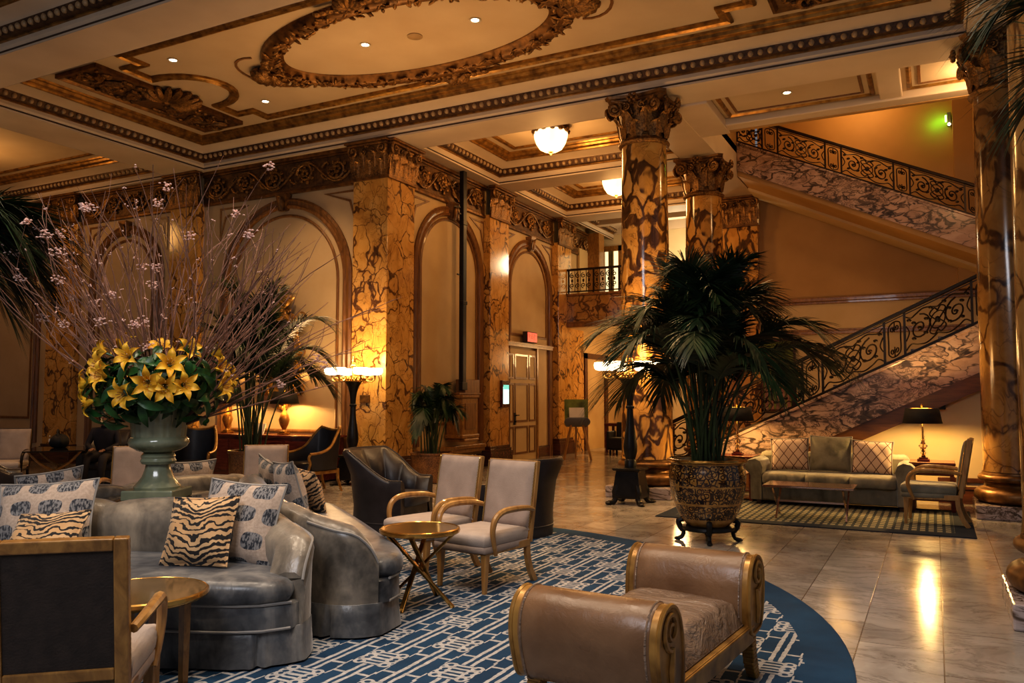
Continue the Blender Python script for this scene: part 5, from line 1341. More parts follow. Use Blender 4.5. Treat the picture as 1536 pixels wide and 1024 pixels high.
def lamp(name, label, loc, sc=1.0, stem='crystal', r0=.20, r1=.24, zs=.50, hs=.20):
    t = thing(name, label, 'lamp', loc); t.scale = (sc,)*3
    MB().box(-.075, .075, -.075, .075, 0, .03).box(-.055, .055, -.055, .055, .03, .05).build('base', MAT['redwood'] if stem == 'crystal' else MAT['brass'], t, smooth=False, bevel=.006)
    pr = [(.03,.05),(.02,.08),(.035,.11),(.02,.135),(.03,.16),(.055,.20),(.03,.235),(.018,.26),(.028,.28),(.016,.30),(.022,.33),(.012,.36),(.016,.40),(.009,.45)] if stem == 'crystal' else [(.05,.05),(.03,.08),(.07,.16),(.09,.24),(.06,.33),(.03,.37),(.02,.42),(.015,.48)]
    MB().lathe(pr, 20).build('stem', MAT['crystal'] if stem == 'crystal' else MAT['giltwood'], t)
    MB().lathe([(.006,.04),(.006,zs+hs*.6)], 8).build('rod', MAT['brass'], t)
    MB().lathe([(r1,zs),(r0,zs+hs)], 36, cap=False).build('lamp_shade', MAT['shade'], t, solid=.006)
    MB().lathe([(r1-.008,zs+.003),(r0-.008,zs+hs-.003)], 36, cap=False).build('shade_lining', MAT['shadein'], t)
    MB().ball((0,0,zs+hs*.62), (.026,.026,.036), 10, 8).build('bulb', MAT['bulb'], t)
    MB().lathe([(0,zs+hs+.06),(.012,zs+hs+.045),(.016,zs+hs+.03),(.006,zs+hs+.01),(.006,zs+hs*.6)], 10).build('finial', MAT['brass'], t)
    return t
lamp('table_lamp', 'lit crystal table lamp with black shade at the right of the sage sofa', (-.16, 12.20, .64))
lamp('table_lamp', 'lit table lamp with black shade left of the sofa, behind the palm stems', (-2.60, 12.22, .64))

# ---------------------------------------------------------------- sage sofa and cushions
so = thing('sofa', 'long sage grey three-seat sofa under the marble staircase', 'sofa', (-1.32, 12.17, 0))
MB().box(-1.0, 1.0, -.44, .36, .07, .30).build('base', MAT['sage'], so, bevel=.02)
for k in range(3):
    x0 = -.84+.56*k
    poly = [tuple(p.xy) for p in catmull([(x0+.01,-.50,0),(x0+.28,-.515,0),(x0+.55,-.50,0),(x0+.555,.2,0),(x0+.005,.2,0)], 4, closed=True)]
    MB().stack(poly, [(.30,.97),(.315,1),(.40,1.01),(.43,.97),(.445,.85),(.45,.4)], (x0+.28,-.15)).build('seat_cushion', MAT['sage'], so, angle=60)
MB().box(-.98, .98, .16, .40, .28, .70).build('backrest', MAT['sage'], so, bevel=.06)
for sx in (-1, 1):
    a_ = MB(); a_.grid(18, 1, lambda u, v: (0,0,0)) if False else None
    pr = [(.85,.07),(.85,.40),(.83,.52),(.86,.60),(.93,.64),(1.02,.62),(1.08,.56),(1.07,.48),(1.01,.43),(1.0,.40),(1.0,.07)]
    n = len(pr); vs = []; fs = []
    for y, k_ in ((-.475,.97),(-.455,1),(.36,1),(.38,.97)): vs += [(sx*(.95+(x-.95)*k_), y, .35+(z-.35)*k_) for x, z in pr]
    for j in range(3):
        for i in range(n): fs.append((j*n+i, j*n+(i+1) % n, (j+1)*n+(i+1) % n, (j+1)*n+i))
    fs += [tuple(range(n)), tuple(3*n+i for i in range(n-1, -1, -1))]
    MB().add(vs, fs).build('arm', MAT['sage'], so, angle=45)
for x in (-.9, .9):
    for y in (-.38, .3): MB().box(x-.03, x+.03, y-.03, y+.03, 0, .07).build('foot', MAT['base'], so, smooth=False)
pillow('cushion', .52, .46, .14, MAT['lattice'], 'pale lattice cushion at the left end of the sage sofa', 'cushion', (-1.85, 12.12, .68), -90, 14, 2)
pillow('cushion', .55, .50, .16, MAT['sagecush'], 'plain sage cushion in the middle of the sofa', 'cushion', (-1.31, 12.14, .70), -90, 14, -1)
pillow('cushion', .52, .46, .14, MAT['lattice'], 'pale lattice cushion at the right end of the sage sofa', 'cushion', (-.78, 12.12, .67), -90, 14, -2)

# ---------------------------------------------------------------- torcheres
def torchere(label, loc, rz):
    t = thing('torchere', label, 'floor lamp', loc, rz)
    for k in range(4):
        a = PI/4+k*PI/2; c_, s_ = cos(a), sin(a)
        pts = catmull([(.20*c_,.20*s_,.26),(.24*c_,.24*s_,.18),(.23*c_,.23*s_,.10),(.27*c_,.27*s_,.035),(.34*c_,.34*s_,.025)], 5)
        m_ = MB().tube(pts, [lerp(.05,.035,i/len(pts)) for i in range(len(pts))], 8); m_.ball((.34*c_,.34*s_,.026), (.05,.05,.026), 8, 6); m_.build('foot', MAT['torch'], t)
    sq = lambda r: [(r*q[0], r*q[1]) for q in ((-1,-1),(1,-1),(1,1),(-1,1))]
    m_ = MB().stack(sq(.2), [(.09,1.0),(.12,1.02),(.46,.80),(.47,.98),(.50,1.02),(.505,.9)], (0,0)); m_.build('pedestal', MAT['torch'], t, smooth=False, bevel=.006)
    pr = [(.085,.50),(.085,.60),(.07,.62),(.095,.72),(.10,.80),(.085,.92),(.06,1.08),(.048,1.22),(.045,1.32),(.062,1.335),(.062,1.355),(.045,1.37),(.05,1.46),(.065,1.56),(.095,1.66),(.14,1.73),(.15,1.745)]
    MB().lathe(pr, 24, flute=lambda a, z: 1+.035*cos(a*8)).build('shaft', MAT['torch'], t)
    r = MB().lathe([(.0,1.745),(.19,1.745),(.205,1.765),(.19,1.79),(.205,1.82),(.195,1.835),(.0,1.835)], 32)
    for i in range(28): r.ball((.205*cos(i*PI/14), .205*sin(i*PI/14), 1.792), (.02,.02,.025), 6, 4)
    r.build('gilt_ring', MAT['brass'], t)
    for k in range(6):
        a = k*PI/3+.3; c_, s_ = cos(a), sin(a)
        P = lambda q, z: (q*c_, q*s_, z)
        m_ = MB().tube([P(x, z) for x, z in ((.19,1.79),(.25,1.755),(.32,1.75),(.36,1.78),(.37,1.83),(.37,1.86))], [.018,.018,.018,.016,.016,.03], 7)
        sp = spiral((.29,1.79), .045, .01, 1.4, -PI/2, 14, 1); m_.tube([P(*q) for q in sp], .010, 5)
        m_.build('lamp_arm', MAT['brass'], t)
        MB().lathe([(.0,1.862),(.06,1.862),(.11,1.875),(.128,1.90),(.133,1.94),(.128,1.975),(.11,1.98),(.0,1.98)], 24, (.37*c_, .37*s_, 0)).build('glass_bowl', MAT['glowshade'], t)
    MB().lathe([(.03,1.83),(.03,1.98),(.05,2.0),(.055,2.02),(.03,2.05),(.045,2.08),(.035,2.12),(.018,2.16),(.022,2.18),(.0,2.20)], 16).build('finial', MAT['brass'], t)
    return t
torchere('black torchere lamp with glowing white bowls in front of the bright corner pilaster', (-8.85, 11.16, 0), 10)
torchere('black torchere lamp in front of the gold column, half hidden by palm fronds', (-3.82, 10.98, 0), 0)

# ---------------------------------------------------------------- console and far left group
dk = thing('console_table', 'long dark mahogany console against the back wall, under the lamps', 'console', (-11.3, 11.38, 0))
poly = [(-1.85,.38),(-1.85,-.22),(-1.2,-.30),(0,-.34),(1.2,-.30),(1.85,-.22),(1.85,.38)]
MB().prism(poly, .76, .80).build('top', MAT['redwood'], dk, smooth=False, bevel=.008)
MB().prism([(x*.97, y*.93) for x, y in poly], .03, .76).build('body', MAT['redwood'], dk, smooth=False)
for k in range(5): MB().box(-1.62+.66*k, -1.04+.66*k, -.335+.02*abs(k-2)**1.6, -.30, .12, .70).build('door', MAT['redwood'], dk, smooth=False, bevel=.01)
lamp('table_lamp', 'lit gold lamp with black shade on the mahogany console, right of the palm', (-10.62, 11.4, .80), 1.12, 'gold', .18, .235, .50, .20)
lamp('table_lamp', 'lit gold lamp with dark shade on the console, behind the left palm fronds', (-12.05, 11.4, .80), 1.12, 'gold', .18, .235, .50, .20)
lamp('table_lamp', 'small black shaded lamp on the desk in the far passage', (-7.4, 20.9, .78), .95, 'gold', .12, .22, .44, .22)
bk_ = thing('book', 'open white card standing on the console beside the lamp', 'card', (-11.0, 11.16, .80)); MB().bar((-.11,0,.0), (-.11,.06,.20), .012).add([(-.1,0,0),(.1,0,0),(.1,.07,.2),(-.1,.07,.2),(-.1,.012,0),(.1,.012,0),(.1,.082,.2),(-.1,.082,.2)], [(0,1,2,3),(7,6,5,4),(0,4,5,1),(1,5,6,2),(2,6,7,3),(3,7,4,0)]).build('sheet', MAT['white'], bk_, smooth=False); bk_.name = 'menu_card'
gm = thing('gilt_mirror', 'tall carved gilt mirror on the back wall behind the palm and lamp', 'mirror', (-11.05, 11.83, 2.25))
el = lambda rx, rz, n=48: [(rx*cos(2*PI*i/n), 0, rz*sin(2*PI*i/n)) for i in range(n)]
MB().sweep([(x, -.02, z) for x, y, z in el(.36, .80)], [(-.05,0),(-.05,.05),(0,.08),(.05,.05),(.05,0)], up=(0,-1,0), closed=True).build('frame', MAT['giltwood'], gm)
mg = MB(); mg.add([(x*.98, -.02, z*.98) for x, y, z in el(.36, .80)], [tuple(range(48))]); mg.build('glass', MAT['mirror'], gm, smooth=False)
cv = MB(); rn = random.Random(8)
for i in range(70):
    a = 2*PI*i/70; k = 1+rn.uniform(.02,.16)
    cv.ball((.40*k*cos(a), -.05+rn.uniform(-.03,.02), .85*k*sin(a)), (rn.uniform(.03,.06), .035, rn.uniform(.03,.07)), 6, 4)
for sx in (-1, 1):
    for z0 in (.75, .1, -.6):
        sp = spiral((sx*.46, z0), .15, .03, 1.4, 0 if sx < 0 else PI, 20, sx); cv.tube([(a, -.06, b_) for a, b_ in sp], .022, 5)
for i in range(9):
    a = PI*.12+PI*.76*i/8; cv.tube([(.05*cos(a), -.07, .92+.05*sin(a)), (.2*cos(a), -.10, .98+.18*sin(a)), (.30*cos(a), -.06, 1.02+.30*sin(a))], [.02,.05,.02], 6)
cv.build('carving', MAT['giltwood'], gm)
# glass table with bag, seated person
gtb = thing('glass_table', 'glass topped table with crossed bronze legs at the far left, under the black bag', 'table', (-12.55, 8.35, 0), -40)
MB().box(-.62, .62, -.42, .42, .64, .66).build('top', MAT['blackglass'], gtb, smooth=False, bevel=.004)
for sx in (-.45, .45):
    for k in (-1, 1): MB().tube(catmull([(sx, k*.36, .64), (sx, k*.2, .46), (sx, 0, .33), (sx, -k*.2, .18), (sx, -k*.34, 0)], 4), .02, 6).build('leg', MAT['honeydk'], gtb)
MB().tube([(-.45,0,.33),(.45,0,.33)], .018, 6).ball((0,0,.33), (.07,.03,.07), 10, 6).build('stretcher', MAT['honeydk'], gtb)
bg = thing('handbag', 'black bag lying on the glass table at the far left', 'bag', (-12.75, 8.5, .66), -40)
bm2 = MB(); bm2.grid(20, 12, lambda u, v: (lambda a, b__: (.24*cos(a)*cos(b__)*(1+.1*sin(3*a)), .14*sin(a)*cos(b__)*(1+.12*cos(5*a)), max(0, .10+.12*sin(b__)+.012*sin(a*7))))(2*PI*u, -PI/2+PI*v), wrap_u=True)
bm2.build('body', MAT['black'], bg); MB().tube(catmull([(-.12,-.02,.18),(-.08,-.03,.26),(.0,-.03,.29),(.08,-.03,.26),(.12,-.02,.18)], 5), .014, 6).build('handle', MAT['black'], bg)
MB().box(.02,.09,-.15,-.13,.10,.15).ball((.05,-.14,.19), .012).build('clasp', MAT['chrome'], bg)
# ---------------------------------------------------------------- seated person (far left, small in the photo)
def skin_body(name, joints, bones, mat, parent, sub=2):
    me = bpy.data.meshes.new(name); me.from_pydata([j[0] for j in joints], bones, []); me.materials.append(mat)
    o = bpy.data.objects.new(name, me); COL.objects.link(o); o.parent = parent
    md = o.modifiers.new('Skin', 'SKIN'); md.use_smooth_shade = True
    if not me.skin_vertices: me.attributes  # created with the modifier
    sv = me.skin_vertices
    if not sv:
        bpy.context.view_layer.objects.active = o; bpy.ops.mesh.customdata_skin_add(); sv = me.skin_vertices
    for i, j in enumerate(joints):
        r = j[1]; sv[0].data[i].radius = r if isinstance(r, tuple) else (r, r)
    sv[0].data[0].use_root = True
    s_ = o.modifiers.new('Subsurf', 'SUBSURF'); s_.levels = sub; s_.render_levels = sub
    return o
pr_ = thing('person', 'person in dark clothes sitting with bent head beside the glass table', 'person', (-12.20, 8.95, 0), -62)
J = [((0,0,.50),(.15,.12)),((.02,0,.68),(.15,.115)),((.05,0,.86),(.17,.12)),((.07,0,.98),(.09,.08)),((.09,0,1.04),.05),
     ((.0,.09,.50),.105),((.38,.13,.52),.075),((.42,.13,.28),.055),((.40,.13,.06),.045),((.52,.14,.035),.04),
     ((.0,-.09,.50),.105),((.38,-.13,.52),.075),((.44,-.13,.28),.055),((.42,-.13,.06),.045),((.54,-.14,.035),.04),
     ((.05,.19,.93),.065),((.10,.25,.70),.048),((.30,.12,.62),.036),
     ((.05,-.19,.93),.065),((.12,-.25,.70),.048),((.32,-.08,.64),.036)]
B = [(0,1),(1,2),(2,3),(3,4),(0,5),(5,6),(6,7),(7,8),(8,9),(0,10),(10,11),(11,12),(12,13),(13,14),(2,15),(15,16),(16,17),(2,18),(18,19),(19,20)]
skin_body('body', J, B, MAT['person_cloth'], pr_)
hd_ = MB(); hd_.grid(20, 14, lambda u, v: (lambda a, b__: (.125+.085*cos(b__)*cos(a)*(1+.06*(cos(a) > .9)), .072*cos(b__)*sin(a), 1.13+.115*sin(b__)))(2*PI*u, -PI/2+PI*v), wrap_u=True)
hd_.ball((.212,0,1.12), (.018,.013,.022), 8, 6)
for sy in (-1, 1): hd_.ball((.12, sy*.075, 1.125), (.02,.01,.03), 8, 6)
hd_.build('head', MAT['skin'], pr_)
fc = MB()
for sy in (-1, 1): fc.ball((.197, sy*.03, 1.145), (.010,.014,.008), 6, 4)
fc.ball((.202,0,1.075), (.01,.024,.007), 6, 4); fc.build('face_features', MAT['hair'], pr_)
hr = MB(); hr.grid(20, 10, lambda u, v: (lambda a, b__: (.105+.098*cos(b__)*cos(a), .085*cos(b__)*sin(a), 1.155+.115*sin(b__)))(2*PI*u, -.15+(PI/2+.15)*v), wrap_u=True); hr.ball((.06,0,1.10), (.07,.075,.10), 12, 8); hr.build('hair', MAT['hair'], pr_)
for sy, q in ((1, (.31,.10,.625)), (-1, (.335,-.06,.645))):
    h_ = MB(); h_.ball(q, (.045,.03,.022), 8, 6)
    for k in range(4): h_.tube([(q[0]+.02, q[1]+(k-1.5)*.014, q[2]), (q[0]+.06+.006*(k in (1,2)), q[1]+(k-1.5)*.016, q[2]-.004), (q[0]+.085+.008*(k in (1,2)), q[1]+(k-1.5)*.016, q[2]-.022)], [.0095,.009,.007], 6)
    h_.tube([(q[0]-.01, q[1]-sy*.02, q[2]), (q[0]+.02, q[1]-sy*.045, q[2]-.002), (q[0]+.045, q[1]-sy*.05, q[2]-.012)], [.010,.009,.007], 6); h_.build('hand', MAT['skin'], pr_)
make_tub('dark tub chair holding the seated person at the far left', (-12.28, 9.10, 0), -62, .98)
# ---------------------------------------------------------------- palms
def frond_mesh(base, az, reach, rise, droop, leaf_len, rnd, nl=62, stem_frac=.44, w=.023, bare=.0):
    """rachis from base rising then arching out in azimuth az; leaflets on both sides"""
    st = MB(); lf = MB()
    N = 26; pts = []
    for i in range(N+1):
        t = i/N
        out = reach*(t**1.6*.75+.25*t); z = rise*(1-(1-t)**1.7)-droop*max(0, t-.45)**2*3.3
        wob = .03*sin(t*3+az*3)
        pts.append(Vector(base)+Vector((cos(az)*out-sin(az)*wob, sin(az)*out+cos(az)*wob, z)))
    st.tube(pts, [lerp(.014,.003,i/N) for i in range(N+1)], 5)
    for k in range(nl):
        t = lerp(stem_frac, .995, k/(nl-1)); x = t*N; i = min(N-1, int(x)); p = pts[i].lerp(pts[i+1], x-i)
        d = (pts[min(N, i+2)]-pts[max(0, i-1)]).normalized()
        side = d.cross(Vector((0,0,1)));
        if side.length < .05: side = Vector((-sin(az), cos(az), 0))
        side.normalize(); upv = side.cross(d).normalized()
        u = (t-stem_frac)/(1-stem_frac)
        L = leaf_len*(.55+.9*sin(PI*min(1, u*.82+.14)))*.72*rnd.uniform(.88,1.1)
        for sg in (-1, 1):
            ang = lerp(1.05, .35, u)+rnd.uniform(-.08,.08)
            dr = d*cos(ang)+side*sg*sin(ang)+upv*.18
            dr.normalize(); wv = d.cross(dr).cross(dr)
            wv = dr.cross(upv).normalized(); g = rnd.uniform(.25,.5)*L
            vs = []; prof = [(0,.35),(.25,1),(.6,.85),(.85,.45),(1,.03)]
            for q, ww in prof:
                c = p+dr*L*q+Vector((0,0,-g*q*q)); 
                vs += [c-wv*w*.5*ww, c+wv*w*.5*ww+upv*.004*ww]
            lf.add(vs, [(2*j,2*j+1,2*j+3,2*j+2) for j in range(4)])
    return st, lf
def palm(label, loc, fronds, pot, seed, soil_z=.70, soil_r=.30, mats=('leaf','leaf2')):
    t = thing('potted_palm', label, 'potted palm', loc); rnd = random.Random(seed)
    if pot: pot(t)
    MB().lathe([(0,soil_z+.015),(soil_r*.6,soil_z+.01),(soil_r,soil_z)], 24, cap=False).build('soil', MAT['soil'], t)
    for i, (az, reach, rise, droop, ll) in enumerate(fronds):
        b = (rnd.uniform(-.11,.11)+.05*cos(R(az)), rnd.uniform(-.11,.11)+.05*sin(R(az)), soil_z)
        s_, l_ = frond_mesh(b, R(az), reach, rise, droop, ll, rnd)
        f = l_.build('frond', MAT[mats[i % 2]], t, angle=180); s_.build('frond_stem', MAT['stem'], f)
    return t
def big_pot(t):
    pr = [(.19,.15),(.22,.17),(.27,.22),(.32,.32),(.365,.45),(.39,.58),(.395,.66),(.385,.74),(.37,.79),(.375,.81),(.40,.825),(.40,.845),(.385,.85),(.35,.84),(.34,.75)]
    MB().lathe(pr, 48).build('pot', MAT['pot'], t)
    MB().lathe([(.385,.812),(.408,.822),(.412,.836),(.405,.85),(.385,.855)], 48, cap=False).build('rim', MAT['brass'], t)
    s_ = MB().lathe([(.0,.115),(.26,.115),(.275,.13),(.27,.155),(.22,.165),(.0,.165)], 32)
    s_.build('stand', MAT['iron'], t)
    for k in range(4):
        a = PI/4+k*PI/2-.5; P = lambda r, z: (r*cos(a), r*sin(a), z)
        m_ = MB().tube(catmull([P(.25,.22),P(.30,.20),(P(.285,.14)),P(.25,.09),P(.27,.035),P(.32,.015)], 4), [.03]*12+[.022]*9, 7)
        m_.ball(P(.32,.018), (.03,.03,.018), 7, 5); m_.build('stand_leg', MAT['iron'], t)
rn = random.Random(21); fr_big = []
for i in range(40):
    az = i*137.5 % 360; k = (i % 5)/4
    reach = lerp(.35, 1.22, k)*rn.uniform(.9,1.12); rise = lerp(2.15, 1.5, k)*rn.uniform(.9,1.06)
    fr_big.append((az, reach, rise, lerp(.15,.62,k)*rn.uniform(.8,1.2), rn.uniform(.46,.6)))
palm('tall dark palm in the big gold and brown patterned pot on black feet', (-2.14, 8.57, 0), fr_big, big_pot, 4, .79, .34)
def round_pot(r, h, mat):
    def f(t):
        MB().lathe([(r*.75,0),(r*.82,.02),(r*.95,h*.5),(r,h*.93),(r*1.04,h*.95),(r*1.04,h),(r*.9,h),(r*.88,h*.9)], 36).build('pot', MAT[mat], t)
    return f
fr2 = []
for i in range(26):
    az = i*137.5 % 360; k = (i % 4)/3
    fr2.append((az, lerp(.25,.95,k)*rn.uniform(.9,1.1), lerp(2.6,1.7,k)*rn.uniform(.92,1.08), lerp(.15,.6,k), rn.uniform(.44,.58)))
fr2 += [(22, 1.25, 2.45, .5, .5), (40, 1.1, 2.0, .6, .5), (200, .9, 2.3, .5, .5), (215, .5, 2.8, .2, .5), (-120, .7, 2.5, .4, .5)]
palm('dark palm in a speckled pot left of the torchere, partly behind the branches', (-9.52, 9.50, 0), fr2, round_pot(.34,.66,'potbrown'), 7, .62, .30)
fr3 = [(i*137.5 % 360, rn.uniform(.3,.6)*(.6 if 120 < i*137.5 % 360 < 240 else 1), rn.uniform(.85,1.5), rn.uniform(.3,.7), rn.uniform(.20,.28)) for i in range(20)]
palm('small palm in a brown pot at the foot of the passage arch', (-7.86, 12.1, 0), fr3, round_pot(.36,.52,'potbrown'), 9, .48, .32)
# two tall palms whose fronds hang into the photo at its upper corners
fr4 = [(rn.uniform(-35,65), rn.uniform(.95,1.35), rn.uniform(2.5,2.9), rn.uniform(.6,1.1), .66) for i in range(20)]+[(a, .8, 2.5, .7, .6) for a in (120,180,240,300)]
palm('tall palm at the far left whose dark fronds hang into the upper left', (-7.1, 3.0, 0), fr4, round_pot(.36,.62,'potbrown'), 31, .58, .32)
fr5 = [(rn.uniform(120,250), rn.uniform(.6,1.0), rn.uniform(3.2,3.7), rn.uniform(.3,.8), .6) for i in range(9)]+[(a, .7, 3.1, .6, .6) for a in (0,60,300)]
palm('tall palm at the right whose dark fronds show above the nearest column', (1.35, 5.35, 0), fr5, round_pot(.38,.66,'potbrown'), 33, .62, .34)

# ---------------------------------------------------------------- flower urn
VX, VY, VZ = -5.1, 4.17, .7505
ur = thing('flower_urn', 'pale green fluted urn on the black topped pedestal, full of lilies and branches', 'urn', (VX, VY, VZ), 27)
MB().box(-.185, .185, -.185, .185, 0, .075).build('plinth', MAT['celadon'], ur, smooth=False, bevel=.01)
MB().lathe([(.16,.075),(.165,.09),(.14,.11),(.105,.16),(.085,.22),(.085,.25),(.115,.255),(.125,.275),(.115,.295),(.12,.31),(.11,.33),(.09,.34)], 40, flute=lambda a, z: 1+(.05*abs(cos(a*6)) if .1 < z < .24 else 0)).build('foot', MAT['celadon'], ur)
MB().lathe([(.09,.335),(.14,.35),(.19,.38),(.208,.41),(.20,.435),(.19,.447),(.185,.452)], 72, flute=lambda a, z: 1+.035*abs(sin(a*12+z*30))).build('gadroon_bowl', MAT['celadon'], ur, angle=80)
MB().lathe([(.185,.45),(.190,.50),(.196,.56),(.21,.62),(.245,.668),(.262,.68),(.254,.687),(.21,.675),(.185,.60),(.17,.5)], 96, flute=lambda a, z: 1+.018*cos(a*24)).build('body', MAT['celadon'], ur, angle=80)
RIM = VZ+.66
RT = Vector((cos(R(27.4)), sin(R(27.4)), 0)); FW = Vector((-sin(R(27.4)), cos(R(27.4)), 0)); V0 = Vector((VX, VY, 0))
# lilies
def lily_proto():
    t = thing('lily', '', 'lily', (0,0,0))
    m_ = MB()
    for k in range(6):
        a0 = k*PI/3; L = .105 if k % 2 else .115
        def pt(u, v, a0=a0, L=L, k=k):
            s_ = v; w = .060*sin(PI*min(1, .12+s_*.88))**.8*(1 if k % 2 else .82)*(1-s_**5)
            r = .012+L*(s_**1.15); z = .095*(1-(1-s_)**2)-.050*max(0, s_-.5)**1.4*2.4
            x = (u-.5)*2*w*.5; z += .012*abs(u-.5)*2-.004
            return (r*cos(a0)-x*sin(a0), r*sin(a0)+x*cos(a0), z)
        m_.grid(4, 8, pt)
    m_.build('flower', MAT['lily'], t, angle=180)
    s_ = MB()
    for k in range(6): s_.tube([(0,0,.0), (.012*cos(k), .012*sin(k), .05), (.024*cos(k), .024*sin(k), .085)], [.002,.002,.004], 4)
    s_.build('stamen', MAT['honey'], t)
    MB().tube([(0,0,.012),(0,0,-.06),(.01,0,-.18),(.0,.0,-.30)], [.012,.006,.005,.005], 6).build('stem', MAT['leafbr'], t)
    return t
rnd = random.Random(12)
L0 = [(-.36,1.80,-.05),(-.33,1.71,-.16),(-.06,1.755,-.33),(.20,1.705,-.33),(.43,1.685,-.12),(.10,1.595,-.42),(-.03,1.525,-.42),(.19,1.57,-.38),(.29,1.575,-.33),(.45,1.56,-.15),(.46,1.635,-.05),
      (-.37,1.58,-.22),(-.31,1.47,-.30),(-.20,1.63,-.36),(.04,1.79,-.10),(.22,1.80,-.12),(.33,1.79,.05),(-.26,1.83,.08),(.0,1.70,.30),(.3,1.62,.30),(-.3,1.62,.30),(-.24,1.70,-.30)]
lp = lily_proto(); CEN = V0+Vector((0,0,1.55))
for i, (a, z, d) in enumerate(L0):
    o = lp if i == 0 else dup(lp, (0,0,0), 0)
    p = V0+RT*a+FW*d+Vector((0,0,z)); dr = (p-CEN); dr.z *= .6; dr = dr.normalized()+Vector((rnd.uniform(-.25,.25), rnd.uniform(-.25,.25), rnd.uniform(-.25,.15)))
    o.location = p+(p-CEN).normalized()*.03; o.rotation_euler = (dr.to_track_quat('Z', 'Y').to_matrix().to_4x4() @ Matrix.Rotation(rnd.uniform(0, 6), 4, 'Z')).to_euler()
    s_ = rnd.uniform(.86, 1.06); o.scale = (s_, s_, s_)
    o['label'] = 'open yellow lily in the round bouquet of the green urn'; o['group'] = 'yellow lilies in the urn'
# leaf sprigs
def sprig(seed):
    r = random.Random(seed); m_ = MB(); s_ = MB(); t = thing('leaf_sprig', 'glossy green leaf sprig among the yellow lilies', 'foliage', (0,0,0), 0, 'green sprigs in the urn')
    pts = catmull([(0,0,-.28),(.02,0,-.12),(.03,.01,.02),(.02,.02,.12)], 4); s_.tube(pts, .004, 5)
    for k in range(8):
        i = 4+k; p = pts[min(i, len(pts)-1)]; a = k*2.4+r.uniform(-.3,.3); L = r.uniform(.12,.20); tilt = r.uniform(-.3,.7)
        def pt(u, v, a=a, L=L, p=p, tilt=tilt):
            w = .064*sin(PI*(v*.94+.04))**.9*(1.0); x = (u-.5)*w; rr = L*v
            return (p.x+rr*cos(a)*cos(tilt)-x*sin(a), p.y+rr*sin(a)*cos(tilt)+x*cos(a), p.z+rr*sin(tilt)-.5*rr*rr/L*v*.9+abs(u-.5)*.02)
        m_.grid(2, 6, pt)
    l_ = m_.build('leaf', MAT['leafbr'], t, angle=180); s_.build('stem', MAT['stem'], l_); return t
pro = [sprig(k) for k in range(3)]
for i in range(48):
    o = pro[i] if i < 3 else dup(pro[i % 3], (0,0,0), 0)
    a = rnd.uniform(0, 2*PI) if i % 3 == 0 else rnd.uniform(-PI*.95, -.05)
    el_ = rnd.uniform(-.85, .90); rr = rnd.uniform(.26, .44)
    dr = RT*cos(a)*cos(el_)+FW*sin(a)*cos(el_)*.9+Vector((0,0,sin(el_)*.62))
    o.location = CEN+dr*rr*1.05+Vector((0,0,-.02)); dd = dr.copy(); dd.z += .1
    o.rotation_euler = (dd.to_track_quat('Z', 'Y').to_matrix().to_4x4() @ Matrix.Rotation(rnd.uniform(0, 6), 4, 'Z')).to_euler()
# blossom branches
def branch(seed, lat, dep, L, bl):
    r = random.Random(seed); m_ = MB(); b_ = MB()
    t0 = V0+RT*lat*.09+FW*dep*.09+Vector((0,0,RIM-.12))
    dr = (RT*lat+FW*dep+Vector((0,0,1.0))).normalized(); pts = []; p = t0.copy(); d = dr.copy(); n = 14
    bend = Vector((r.uniform(-.5,.5), r.uniform(-.5,.5), r.uniform(-.1,.35)))*.10
    for i in range(n+1):
        pts.append(p-V0)
        d = (d+bend*(1 if i > 3 else .2)+Vector((r.uniform(-1,1), r.uniform(-1,1), r.uniform(-1,1)))*.115).normalized(); p = p+d*L/n
    m_.tube(pts, [lerp(.0075,.0024,i/n) for i in range(n+1)], 5); tips = [pts[-1]]
    for k in range(r.randint(2, 4)):
        i = r.randint(5, n-2); q = pts[i]; dd = ((pts[i+1]-q).normalized()+Vector((r.uniform(-.7,.7), r.uniform(-.7,.7), r.uniform(-.2,.5)))).normalized(); l2 = L*r.uniform(.14,.30)
        tw = [q+dd*l2*s_+Vector((r.uniform(-.012,.012), r.uniform(-.012,.012), .03*s_)) for s_ in (0,.35,.7,1)]
        m_.tube(tw, [.0035,.003,.0022,.0014], 4); tips += tw[2:]
    t = m_.build('blossom_branch', MAT['twig']); t.location = (VX, VY, 0)
    tag(t, 'thin brown branch fanning up out of the green urn', 'branch', 'branches in the urn')
    if bl:
        sites = [r.choice(pts[5:]+tips) for _ in range(bl)]
        for c in sites:
            big = r.random() < .16
            for k in range(4 if big else 1):
                for j in range(5 if big else 3):
                    a = j*1.26+k; rad = .016 if big else .008; off = Vector((r.uniform(-.03,.03), r.uniform(-.03,.03), r.uniform(-.03,.03)))*(1 if big else .3)
                    b_.ball(c+off+Vector((rad*cos(a), rad*sin(a), rad*.4)), (.011,.011,.006) if big else (.007,.007,.005), 5, 3)
        b_.build('blossom', MAT['blossom'], t)
for i in range(84):
    u = i/83; lat = lerp(-.92, .80, u)+rnd.uniform(-.12,.12); dep = rnd.uniform(-.45,.5)
    L = 1.74*rnd.uniform(.78,1.08)*(1+.12*abs(lat)); branch(100+i, lat, dep, L, rnd.choice([2,3,1,5]) if lat < .25 else rnd.choice([0,0,1,2]))
for i in range(16):
    branch(300+i, rnd.uniform(.9, 2.3), rnd.uniform(-.5,.5), rnd.uniform(1.1,1.6), rnd.choice([0,0,1,2]))
